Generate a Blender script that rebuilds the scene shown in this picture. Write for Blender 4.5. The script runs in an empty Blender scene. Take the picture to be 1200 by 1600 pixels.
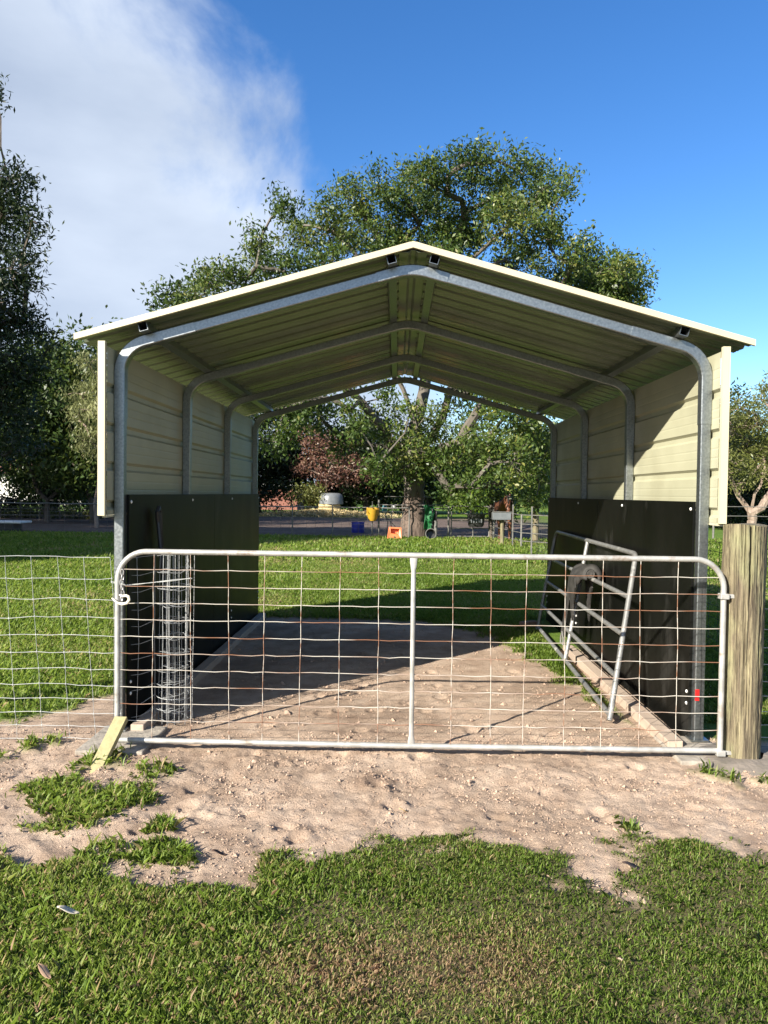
import bpy, bmesh, math, random
import numpy as np
from mathutils import Vector, Matrix

rad = math.radians
C = bpy.context.scene.collection
scn = bpy.context.scene

# ---------------------------------------------------------------- camera
EYE = 1.53
FPX = 1155.0
def cam_basis(vpu=620, vpv=771, roll=0.75):
    y = Vector(((vpu - 600) / FPX, -(vpv - 800) / FPX, -1.0)).normalized()
    up = Vector((math.sin(rad(roll)), math.cos(rad(roll)), 0))
    z = (up - y * up.dot(y)).normalized()
    x = y.cross(z)
    return Matrix((x, y, z))
cam = bpy.data.objects.new('camera', bpy.data.cameras.new('camera'))
C.objects.link(cam)
cam.matrix_world = Matrix.Translation((0, 0, EYE)) @ cam_basis().to_4x4()
cam.data.sensor_fit = 'VERTICAL'
cam.data.sensor_height = 36
cam.data.lens = FPX / 1600 * 36
cam.data.clip_start = 0.05
cam.data.clip_end = 4000
scn.camera = cam

# ---------------------------------------------------------------- sun and sky
SUN_TO = Vector((1.0, 1.08, -0.726)).normalized()      # direction the light travels
EL = math.asin(-SUN_TO.z)
AZ = math.atan2(-SUN_TO.x, -SUN_TO.y)
sd = bpy.data.lights.new('sun', 'SUN')
sd.energy = 5.0
sd.angle = rad(0.5)
sd.color = (1.0, 0.93, 0.82)
sun = bpy.data.objects.new('sun', sd)
C.objects.link(sun)
sun.rotation_euler = SUN_TO.to_track_quat('-Z', 'Y').to_euler()
sun.location = (-20, -20, 30)

w = bpy.data.worlds.new('World')
scn.world = w
w.use_nodes = True
nt = w.node_tree
nt.nodes.clear()
def N(t, kind, **kw):
    n = t.nodes.new(kind)
    for k, v in kw.items():
        if k.startswith('i_'):
            n.inputs[int(k[2:]) if k[2:].isdigit() else k[2:].replace('_', ' ')].default_value = v
        else:
            setattr(n, k, v)
    return n
L = nt.links.new
out = N(nt, 'ShaderNodeOutputWorld')
bg = N(nt, 'ShaderNodeBackground')
bg.inputs[1].default_value = 0.072
sky = N(nt, 'ShaderNodeTexSky', sky_type='NISHITA', sun_disc=False, sun_elevation=EL, sun_rotation=AZ,
        air_density=1.0, dust_density=0.3, ozone_density=3.0, altitude=0)
hsv = N(nt, 'ShaderNodeHueSaturation')
hsv.inputs['Saturation'].default_value = 1.27
hsv.inputs['Value'].default_value = 1.25
hsv.inputs['Hue'].default_value = 0.508
L(sky.outputs[0], hsv.inputs['Color'])
tc = N(nt, 'ShaderNodeTexCoord')
# cloud bank over the left part of the sky: a half space of directions with a ragged, soft edge
dot = N(nt, 'ShaderNodeVectorMath', operation='DOT_PRODUCT')
dot.inputs[1].default_value = (-1.0, 0.178, -0.77)
L(tc.outputs['Generated'], dot.inputs[0])
n1 = N(nt, 'ShaderNodeTexNoise')
n1.inputs['Scale'].default_value = 3.2
n1.inputs['Detail'].default_value = 7
n1.inputs['Roughness'].default_value = 0.58
n1.inputs['Distortion'].default_value = 0.35
L(tc.outputs['Generated'], n1.inputs['Vector'])
nm = N(nt, 'ShaderNodeMath', operation='MULTIPLY_ADD')
nm.inputs[1].default_value = 0.60
nm.inputs[2].default_value = -0.30
L(n1.outputs['Fac'], nm.inputs[0])
ad = N(nt, 'ShaderNodeMath', operation='ADD')
L(dot.outputs['Value'], ad.inputs[0]); L(nm.outputs[0], ad.inputs[1])
mr = N(nt, 'ShaderNodeMapRange', interpolation_type='SMOOTHSTEP')
mr.inputs['From Min'].default_value = -0.05
mr.inputs['From Max'].default_value = 0.11
L(ad.outputs[0], mr.inputs['Value'])
n2 = N(nt, 'ShaderNodeTexNoise')
n2.inputs['Scale'].default_value = 2.2
n2.inputs['Detail'].default_value = 6
n2.inputs['Roughness'].default_value = 0.5
mp = N(nt, 'ShaderNodeMapping')
mp.inputs['Scale'].default_value = (1, 1, 2.6)
mp.inputs['Location'].default_value = (3.1, 0.4, 1.7)
L(tc.outputs['Generated'], mp.inputs['Vector']); L(mp.outputs[0], n2.inputs['Vector'])
cr = N(nt, 'ShaderNodeValToRGB')
cr.color_ramp.elements[0].position = 0.33
cr.color_ramp.elements[0].color = (2.9, 3.45, 4.4, 1)
cr.color_ramp.elements[1].position = 0.68
cr.color_ramp.elements[1].color = (4.8, 5.35, 6.2, 1)
L(n2.outputs['Fac'], cr.inputs[0])
mx = N(nt, 'ShaderNodeMix', data_type='RGBA')
m96 = N(nt, 'ShaderNodeMath', operation='MULTIPLY')
m96.inputs[1].default_value = 0.94
L(mr.outputs[0], m96.inputs[0])
# unseen cloud cover added behind the camera to neutralise the blue ambient light
sx = N(nt, 'ShaderNodeSeparateXYZ')
L(tc.outputs['Generated'], sx.inputs[0])
bk = N(nt, 'ShaderNodeMapRange', interpolation_type='SMOOTHSTEP')
bk.inputs['From Min'].default_value = -0.15; bk.inputs['From Max'].default_value = -0.5; bk.inputs['To Max'].default_value = 0.45
L(sx.outputs['Y'], bk.inputs['Value'])
mxx = N(nt, 'ShaderNodeMath', operation='MAXIMUM')
L(m96.outputs[0], mxx.inputs[0]); L(bk.outputs[0], mxx.inputs[1])
L(mxx.outputs[0], mx.inputs['Factor'])
L(hsv.outputs[0], mx.inputs['A']); L(cr.outputs[0], mx.inputs['B'])
L(mx.outputs['Result'], bg.inputs[0])
L(bg.outputs[0], out.inputs[0])

scn.view_settings.view_transform = 'Standard'
scn.view_settings.look = 'None'
scn.view_settings.exposure = 1.3
scn.view_settings.gamma = 1
scn.cycles.max_bounces = 8
scn.cycles.transparent_max_bounces = 8

# ---------------------------------------------------------------- materials
def newmat(name):
    m = bpy.data.materials.new(name)
    m.use_nodes = True
    t = m.node_tree
    return m, t, t.nodes['Principled BSDF'], t.nodes['Material Output']

def mat(name, c1, c2=None, rough=0.6, metal=0.0, scale=8.0, stretch=(1, 1, 1), bump=0.0, bscale=40.0, spec=0.5,
        detail=4, lo=0.35, hi=0.65, c3=None, scale3=2.0, lo3=0.55, hi3=0.7, coat=0.0, rough2=None):
    m, t, p, o = newmat(name)
    p.inputs['Roughness'].default_value = rough
    p.inputs['Metallic'].default_value = metal
    p.inputs['Specular IOR Level'].default_value = spec
    p.inputs['Coat Weight'].default_value = coat
    tc = N(t, 'ShaderNodeTexCoord')
    mp = N(t, 'ShaderNodeMapping')
    mp.inputs['Scale'].default_value = stretch
    t.links.new(tc.outputs['Object'], mp.inputs['Vector'])
    if c2 is None:
        c2 = tuple(x * 0.8 for x in c1)
    n = N(t, 'ShaderNodeTexNoise')
    n.inputs['Scale'].default_value = scale
    n.inputs['Detail'].default_value = detail
    t.links.new(mp.outputs[0], n.inputs['Vector'])
    r = N(t, 'ShaderNodeValToRGB')
    r.color_ramp.elements[0].position = lo
    r.color_ramp.elements[0].color = (*c1, 1)
    r.color_ramp.elements[1].position = hi
    r.color_ramp.elements[1].color = (*c2, 1)
    t.links.new(n.outputs['Fac'], r.inputs[0])
    col = r.outputs[0]
    if c3 is not None:
        n3 = N(t, 'ShaderNodeTexNoise')
        n3.inputs['Scale'].default_value = scale3
        n3.inputs['Detail'].default_value = 6
        n3.inputs['Roughness'].default_value = 0.6
        t.links.new(mp.outputs[0], n3.inputs['Vector'])
        r3 = N(t, 'ShaderNodeMapRange')
        r3.inputs['From Min'].default_value = lo3
        r3.inputs['From Max'].default_value = hi3
        t.links.new(n3.outputs['Fac'], r3.inputs['Value'])
        x = N(t, 'ShaderNodeMix', data_type='RGBA')
        t.links.new(r3.outputs[0], x.inputs['Factor'])
        t.links.new(col, x.inputs['A'])
        x.inputs['B'].default_value = (*c3, 1)
        col = x.outputs['Result']
    t.links.new(col, p.inputs['Base Color'])
    if rough2 is not None:
        rr = N(t, 'ShaderNodeMapRange')
        rr.inputs['To Min'].default_value = rough
        rr.inputs['To Max'].default_value = rough2
        t.links.new(n.outputs['Fac'], rr.inputs['Value'])
        t.links.new(rr.outputs[0], p.inputs['Roughness'])
    if bump > 0:
        nb = N(t, 'ShaderNodeTexNoise')
        nb.inputs['Scale'].default_value = bscale
        nb.inputs['Detail'].default_value = 6
        t.links.new(mp.outputs[0], nb.inputs['Vector'])
        b = N(t, 'ShaderNodeBump')
        b.inputs['Strength'].default_value = bump
        b.inputs['Distance'].default_value = 0.02
        t.links.new(nb.outputs['Fac'], b.inputs['Height'])
        t.links.new(b.outputs[0], p.inputs['Normal'])
    return m

def leafmat(name, stops, rough=0.42, trans=0.3):
    m, t, p, o = newmat(name)
    a = N(t, 'ShaderNodeAttribute', attribute_name='tint')
    r = N(t, 'ShaderNodeValToRGB')
    els = r.color_ramp.elements
    while len(els) < len(stops):
        els.new(0.5)
    for e, (pos, c) in zip(els, stops):
        e.position = pos
        e.color = (*c, 1)
    t.links.new(a.outputs['Fac'], r.inputs[0])
    t.links.new(r.outputs[0], p.inputs['Base Color'])
    p.inputs['Roughness'].default_value = rough
    p.inputs['Specular IOR Level'].default_value = 0.35
    tr = N(t, 'ShaderNodeBsdfTranslucent')
    hs = N(t, 'ShaderNodeHueSaturation')
    hs.inputs['Value'].default_value = 1.5
    hs.inputs['Hue'].default_value = 0.485
    t.links.new(r.outputs[0], hs.inputs['Color'])
    t.links.new(hs.outputs[0], tr.inputs[0])
    ms = N(t, 'ShaderNodeMixShader')
    ms.inputs[0].default_value = trans
    t.links.new(p.outputs[0], ms.inputs[1])
    t.links.new(tr.outputs[0], ms.inputs[2])
    t.links.new(ms.outputs[0], o.inputs['Surface'])
    return m

M = {}
M['galv'] = mat('galvanised_steel', (0.24, 0.26, 0.265), (0.34, 0.365, 0.37), rough=0.30, rough2=0.44, metal=0.92, scale=70, bump=0.03, bscale=60)
M['galv_pipe'] = mat('weathered_galvanised_pipe', (0.47, 0.46, 0.43), (0.33, 0.325, 0.30), rough=0.5, metal=0.35, scale=14, bump=0.05, bscale=90, c3=(0.24, 0.18, 0.13), scale3=9, lo3=0.58, hi3=0.72)
M['galv_wire'] = mat('galvanised_wire', (0.60, 0.61, 0.58), (0.42, 0.43, 0.42), rough=0.5, metal=0.4, scale=20)
M['panel_pipe'] = mat('grey_gate_pipe', (0.30, 0.30, 0.285), (0.22, 0.22, 0.21), rough=0.45, metal=0.5, scale=16, c3=(0.62, 0.6, 0.55), scale3=7, lo3=0.6, hi3=0.7)
M['roll_wire'] = mat('dull_roll_wire', (0.44, 0.455, 0.45), (0.3, 0.31, 0.31), rough=0.5, metal=0.5, scale=20)
M['rust_wire'] = mat('part_rusted_wire', (0.24, 0.115, 0.065), (0.52, 0.485, 0.42), rough=0.6, metal=0.15, scale=1.5, stretch=(1.3, 1, 9), lo=0.42, hi=0.56, detail=3)
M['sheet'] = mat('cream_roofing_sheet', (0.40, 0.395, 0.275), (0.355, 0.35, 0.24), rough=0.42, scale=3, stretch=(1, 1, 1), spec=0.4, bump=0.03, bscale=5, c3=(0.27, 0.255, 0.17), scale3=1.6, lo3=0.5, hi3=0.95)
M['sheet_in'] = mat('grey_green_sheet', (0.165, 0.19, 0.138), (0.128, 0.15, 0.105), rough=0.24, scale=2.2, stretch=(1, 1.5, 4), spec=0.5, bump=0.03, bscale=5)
M['trim'] = mat('cream_trim', (0.52, 0.475, 0.325), (0.49, 0.445, 0.30), rough=0.4, scale=4)
M['ply'] = mat('black_formply', (0.003, 0.0032, 0.0026), (0.006, 0.006, 0.005), rough=0.36, scale=2.5, stretch=(1, 1.2, 0.5), rough2=0.5, spec=0.12, bump=0.02, bscale=8, c3=(0.045, 0.044, 0.04), scale3=2.6, lo3=0.56, hi3=0.82)
M['pine'] = mat('treated_pine', (0.38, 0.335, 0.165), (0.30, 0.265, 0.13), rough=0.7, scale=6, stretch=(8, 8, 0.6), bump=0.1, bscale=12, c3=(0.30, 0.24, 0.12), scale3=3, lo3=0.6, hi3=0.75)
M['pine_end'] = mat('treated_pine_end_grain', (0.42, 0.24, 0.11), (0.34, 0.19, 0.09), rough=0.8, scale=30)
M['sleeper'] = mat('pale_timber_sleeper', (0.44, 0.35, 0.27), (0.37, 0.29, 0.225), rough=0.8, scale=5, stretch=(6, 0.5, 6), bump=0.06, bscale=10, c3=(0.34, 0.2, 0.13), scale3=2, lo3=0.6, hi3=0.8)
M['concrete'] = mat('concrete', (0.36, 0.32, 0.265), (0.25, 0.22, 0.18), rough=0.9, scale=14, bump=0.35, bscale=50)
M['conc_old'] = mat('weathered_concrete', (0.22, 0.185, 0.15), (0.15, 0.13, 0.105), rough=0.95, scale=7, bump=0.5, bscale=30, c3=(0.10, 0.09, 0.06), scale3=5)
M['red'] = mat('red_tape', (0.62, 0.02, 0.02), (0.5, 0.015, 0.015), rough=0.4)
M['rope'] = mat('cream_plastic_hook', (0.80, 0.74, 0.58), (0.70, 0.63, 0.48), rough=0.5, scale=30)
M['chain'] = mat('dull_chain', (0.45, 0.44, 0.42), (0.3, 0.29, 0.28), rough=0.45, metal=0.6, scale=30)
M['leather'] = mat('dusty_dark_leather', (0.018, 0.017, 0.015), (0.045, 0.042, 0.038), rough=0.7, scale=9, bump=0.25, bscale=25, c3=(0.09, 0.085, 0.075), scale3=6, lo3=0.55, hi3=0.75)
M['blackplastic'] = mat('black_plastic', (0.015, 0.015, 0.016), (0.03, 0.03, 0.03), rough=0.45, scale=5)
M['greyplastic'] = mat('grey_plastic', (0.16, 0.17, 0.175), (0.12, 0.13, 0.135), rough=0.35, scale=5)
M['blue'] = mat('blue_plastic', (0.02, 0.035, 0.33), (0.015, 0.025, 0.25), rough=0.4, scale=6)
M['yellow'] = mat('yellow_plastic', (0.46, 0.27, 0.025), (0.38, 0.22, 0.02), rough=0.4, scale=6)
M['orange'] = mat('orange_plastic', (0.66, 0.17, 0.055), (0.56, 0.13, 0.04), rough=0.45, scale=6)
M['greenfab'] = mat('green_fabric', (0.006, 0.12, 0.03), (0.004, 0.07, 0.018), rough=0.65, scale=9, bump=0.3, bscale=14)
M['teal'] = mat('teal_plastic', (0.06, 0.23, 0.25), (0.05, 0.18, 0.2), rough=0.5)
M['white'] = mat('white_paint', (0.78, 0.77, 0.74), (0.70, 0.69, 0.66), rough=0.5, scale=4)
M['straw'] = mat('straw', (0.62, 0.50, 0.26), (0.44, 0.34, 0.16), rough=0.9, scale=18, stretch=(3, 3, 0.6), bump=0.6, bscale=20)
M['darksteel'] = mat('dark_steel_post', (0.05, 0.05, 0.045), (0.09, 0.085, 0.075), rough=0.7, metal=0.2, scale=10)
M['fencepipe'] = mat('dull_fence_pipe', (0.19, 0.18, 0.16), (0.12, 0.12, 0.11), rough=0.6, metal=0.3, scale=10)
M['brick'] = mat('clay_block', (0.36, 0.22, 0.16), (0.28, 0.16, 0.11), rough=0.9, scale=20, bump=0.2)
M['horse'] = mat('bay_horse_coat', (0.15, 0.055, 0.025), (0.09, 0.033, 0.015), rough=0.5, scale=6, bump=0.1)
M['mane'] = mat('dark_horse_mane', (0.015, 0.011, 0.009), (0.03, 0.02, 0.015), rough=0.6, scale=12)
M['housewall'] = mat('pale_house_wall', (0.74, 0.72, 0.68), (0.66, 0.64, 0.6), rough=0.8, scale=2)
M['houseroof'] = mat('red_brown_roof', (0.26, 0.10, 0.07), (0.2, 0.08, 0.06), rough=0.7, scale=3)
M['glass'] = mat('dark_glass', (0.02, 0.025, 0.03), rough=0.1)

def gatepost_mat():
    m, t, p, o = newmat('old_log_timber')
    tc = N(t, 'ShaderNodeTexCoord')
    mp = N(t, 'ShaderNodeMapping'); mp.inputs['Scale'].default_value = (9, 9, 0.9)
    t.links.new(tc.outputs['Object'], mp.inputs['Vector'])
    n = N(t, 'ShaderNodeTexNoise'); n.inputs['Scale'].default_value = 3.0; n.inputs['Detail'].default_value = 8; n.inputs['Roughness'].default_value = 0.65; n.inputs['Distortion'].default_value = 0.6
    t.links.new(mp.outputs[0], n.inputs['Vector'])
    r = N(t, 'ShaderNodeValToRGB')
    els = r.color_ramp.elements
    els[0].position = 0.30; els[0].color = (0.06, 0.04, 0.025, 1)
    els[1].position = 0.72; els[1].color = (0.265, 0.23, 0.14, 1)
    e = els.new(0.42); e.color = (0.115, 0.092, 0.06, 1)
    e = els.new(0.58); e.color = (0.175, 0.148, 0.09, 1)
    t.links.new(n.outputs['Fac'], r.inputs[0])
    n2 = N(t, 'ShaderNodeTexNoise'); n2.inputs['Scale'].default_value = 4; n2.inputs['Detail'].default_value = 5
    mp2 = N(t, 'ShaderNodeMapping'); mp2.inputs['Scale'].default_value = (1.5, 1.5, 0.7)
    t.links.new(tc.outputs['Object'], mp2.inputs['Vector']); t.links.new(mp2.outputs[0], n2.inputs['Vector'])
    mr = N(t, 'ShaderNodeMapRange'); mr.inputs['From Min'].default_value = 0.5; mr.inputs['From Max'].default_value = 0.66; mr.inputs['To Max'].default_value = 0.65
    t.links.new(n2.outputs['Fac'], mr.inputs['Value'])
    x = N(t, 'ShaderNodeMix', data_type='RGBA')
    x.inputs['B'].default_value = (0.215, 0.215, 0.115, 1)
    t.links.new(mr.outputs[0], x.inputs['Factor']); t.links.new(r.outputs[0], x.inputs['A'])
    mp3 = N(t, 'ShaderNodeMapping'); mp3.inputs['Scale'].default_value = (60, 60, 1.6)
    t.links.new(tc.outputs['Object'], mp3.inputs['Vector'])
    n3 = N(t, 'ShaderNodeTexNoise'); n3.inputs['Scale'].default_value = 1.6; n3.inputs['Detail'].default_value = 7; n3.inputs['Roughness'].default_value = 0.7
    t.links.new(mp3.outputs[0], n3.inputs['Vector'])
    r3 = N(t, 'ShaderNodeValToRGB'); r3.color_ramp.elements[0].position = .36; r3.color_ramp.elements[0].color = (.30, .27, .24, 1); r3.color_ramp.elements[1].position = .56; r3.color_ramp.elements[1].color = (1.35, 1.35, 1.3, 1)
    t.links.new(n3.outputs['Fac'], r3.inputs[0])
    xm = N(t, 'ShaderNodeMix', data_type='RGBA', blend_type='MULTIPLY'); xm.inputs['Factor'].default_value = 1
    t.links.new(x.outputs['Result'], xm.inputs['A']); t.links.new(r3.outputs[0], xm.inputs['B'])
    t.links.new(xm.outputs['Result'], p.inputs['Base Color'])
    p.inputs['Roughness'].default_value = 0.85
    b = N(t, 'ShaderNodeBump'); b.inputs['Strength'].default_value = 0.7; b.inputs['Distance'].default_value = 0.012
    t.links.new(n3.outputs['Fac'], b.inputs['Height']); t.links.new(b.outputs[0], p.inputs['Normal'])
    return m
M['log'] = gatepost_mat()

def bark_mat(name, lo, hi, up=None, zswitch=0):
    m, t, p, o = newmat(name)
    tc = N(t, 'ShaderNodeTexCoord')
    mp = N(t, 'ShaderNodeMapping'); mp.inputs['Scale'].default_value = (3, 3, 0.8)
    t.links.new(tc.outputs['Object'], mp.inputs['Vector'])
    n = N(t, 'ShaderNodeTexNoise'); n.inputs['Scale'].default_value = 2.2; n.inputs['Detail'].default_value = 8; n.inputs['Roughness'].default_value = 0.65
    t.links.new(mp.outputs[0], n.inputs['Vector'])
    r = N(t, 'ShaderNodeValToRGB')
    r.color_ramp.elements[0].position = 0.36; r.color_ramp.elements[0].color = (*lo, 1)
    r.color_ramp.elements[1].position = 0.66; r.color_ramp.elements[1].color = (*hi, 1)
    t.links.new(n.outputs['Fac'], r.inputs[0])
    col = r.outputs[0]
    if up:
        s = N(t, 'ShaderNodeSeparateXYZ'); t.links.new(tc.outputs['Object'], s.inputs[0])
        a = N(t, 'ShaderNodeMath', operation='MULTIPLY_ADD'); a.inputs[1].default_value = 1.6; t.links.new(n.outputs['Fac'], a.inputs[0]); t.links.new(s.outputs['Z'], a.inputs[2])
        mr = N(t, 'ShaderNodeMapRange'); mr.inputs['From Min'].default_value = zswitch + 0.7; mr.inputs['From Max'].default_value = zswitch + 0.95
        t.links.new(a.outputs[0], mr.inputs['Value'])
        x = N(t, 'ShaderNodeMix', data_type='RGBA'); x.inputs['B'].default_value = (*up, 1)
        t.links.new(mr.outputs[0], x.inputs['Factor']); t.links.new(col, x.inputs['A'])
        col = x.outputs['Result']
    t.links.new(col, p.inputs['Base Color'])
    p.inputs['Roughness'].default_value = 0.9
    b = N(t, 'ShaderNodeBump'); b.inputs['Strength'].default_value = 0.8; b.inputs['Distance'].default_value = 0.08
    t.links.new(n.outputs['Fac'], b.inputs['Height']); t.links.new(b.outputs[0], p.inputs['Normal'])
    return m
M['bark_main'] = bark_mat('rough_brown_bark', (0.055, 0.038, 0.029), (0.19, 0.14, 0.108), up=(0.115, 0.10, 0.08), zswitch=1.55)
M['bark_dark'] = bark_mat('dark_bark', (0.05, 0.04, 0.032), (0.14, 0.115, 0.09))
M['bark_pale'] = bark_mat('pale_paperbark', (0.14, 0.10, 0.075), (0.36, 0.28, 0.22))
M['leaf_main'] = leafmat('broad_green_leaf', [(0, (0.028, 0.056, 0.011)), (0.5, (0.070, 0.112, 0.022)), (0.8, (0.125, 0.165, 0.036)), (1, (0.21, 0.21, 0.055))])
M['leaf_dark'] = leafmat('dark_leaf', [(0, (0.008, 0.017, 0.006)), (0.6, (0.020, 0.036, 0.011)), (1, (0.042, 0.06, 0.02))])
M['leaf_dkgreen'] = leafmat('deep_green_leaf', [(0, (0.020, 0.042, 0.010)), (0.6, (0.05, 0.085, 0.018)), (1, (0.11, 0.14, 0.03))])
M['leaf_silver'] = leafmat('grey_green_leaf', [(0, (0.12, 0.14, 0.05)), (0.6, (0.23, 0.25, 0.105)), (1, (0.33, 0.33, 0.16))])
M['leaf_olive'] = leafmat('olive_leaf', [(0, (0.07, 0.08, 0.025)), (0.5, (0.13, 0.15, 0.035)), (1, (0.20, 0.20, 0.07))])
M['leaf_lime'] = leafmat('bright_green_leaf', [(0, (0.07, 0.13, 0.012)), (0.5, (0.13, 0.22, 0.02)), (1, (0.24, 0.30, 0.04))])
M['leaf_rust'] = leafmat('reddish_brown_leaf', [(0, (0.07, 0.035, 0.025)), (0.6, (0.17, 0.085, 0.06)), (1, (0.22, 0.15, 0.08))])
M['blade'] = leafmat('grass_blade', [(0, (0.06, 0.115, 0.012)), (0.4, (0.14, 0.222, 0.027)), (0.72, (0.215, 0.295, 0.055)), (0.88, (0.33, 0.30, 0.12)), (1, (0.40, 0.28, 0.16))], rough=0.5, trans=0.48)

def ground_mat():
    m, t, p, o = newmat('ground_soil_and_turf')
    a = N(t, 'ShaderNodeAttribute', attribute_name='dirt')
    s = N(t, 'ShaderNodeSeparateColor')
    t.links.new(a.outputs['Color'], s.inputs[0])
    tc = N(t, 'ShaderNodeTexCoord')
    def noise(sc, d=6, rg=0.6):
        n = N(t, 'ShaderNodeTexNoise'); n.inputs['Scale'].default_value = sc; n.inputs['Detail'].default_value = d; n.inputs['Roughness'].default_value = rg
        t.links.new(tc.outputs['Object'], n.inputs['Vector']); return n
    def ramp(src, st):
        r = N(t, 'ShaderNodeValToRGB')
        els = r.color_ramp.elements
        while len(els) < len(st): els.new(0.5)
        for e, (pp, c) in zip(els, st): e.position = pp; e.color = (*c, 1)
        t.links.new(src, r.inputs[0]); return r
    nd = noise(5.0, 8, 0.65)
    nlo = noise(1.1, 5, 0.6)
    rd0 = ramp(nd.outputs['Fac'], [(0.3, (0.34, 0.242, 0.174)), (0.5, (0.46, 0.345, 0.256)), (0.7, (0.54, 0.42, 0.32))])
    rlo = ramp(nlo.outputs['Fac'], [(0.38, (0.72, 0.70, 0.68)), (0.55, (1.0, 1.0, 1.0)), (0.7, (1.08, 1.08, 1.06))])
    rd = N(t, 'ShaderNodeMix', data_type='RGBA', blend_type='MULTIPLY'); rd.inputs['Factor'].default_value = 1; t.links.new(rd0.outputs[0], rd.inputs['A']); t.links.new(rlo.outputs[0], rd.inputs['B'])
    ng = noise(2.5, 8, 0.7)
    rgf = ramp(ng.outputs['Fac'], [(0.3, (0.06, 0.115, 0.014)), (0.5, (0.095, 0.165, 0.02)), (0.72, (0.16, 0.215, 0.04))])
    rgn = ramp(ng.outputs['Fac'], [(0.3, (0.06, 0.065, 0.022)), (0.5, (0.115, 0.10, 0.045)), (0.72, (0.19, 0.14, 0.085))])
    rg = N(t, 'ShaderNodeMix', data_type='RGBA'); t.links.new(s.outputs[2], rg.inputs['Factor']); t.links.new(rgf.outputs[0], rg.inputs['A']); t.links.new(rgn.outputs[0], rg.inputs['B'])
    ny = noise(0.8, 8, 0.7)
    ry = ramp(ny.outputs['Fac'], [(0.3, (0.085, 0.062, 0.05)), (0.6, (0.15, 0.112, 0.09)), (0.75, (0.25, 0.19, 0.15))])
    x1 = N(t, 'ShaderNodeMix', data_type='RGBA'); t.links.new(s.outputs[0], x1.inputs['Factor']); t.links.new(rg.outputs['Result'], x1.inputs['A']); t.links.new(rd.outputs['Result'], x1.inputs['B'])
    x2 = N(t, 'ShaderNodeMix', data_type='RGBA'); t.links.new(s.outputs[1], x2.inputs['Factor']); t.links.new(x1.outputs['Result'], x2.inputs['A']); t.links.new(ry.outputs[0], x2.inputs['B'])
    t.links.new(x2.outputs['Result'], p.inputs['Base Color'])
    p.inputs['Roughness'].default_value = 0.95
    p.inputs['Specular IOR Level'].default_value = 0.2
    nb = noise(80, 9, 0.75)
    b = N(t, 'ShaderNodeBump'); b.inputs['Strength'].default_value = 0.9; b.inputs['Distance'].default_value = 0.016
    t.links.new(nb.outputs['Fac'], b.inputs['Height']); t.links.new(b.outputs[0], p.inputs['Normal'])
    return m
M['ground'] = ground_mat()

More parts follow.
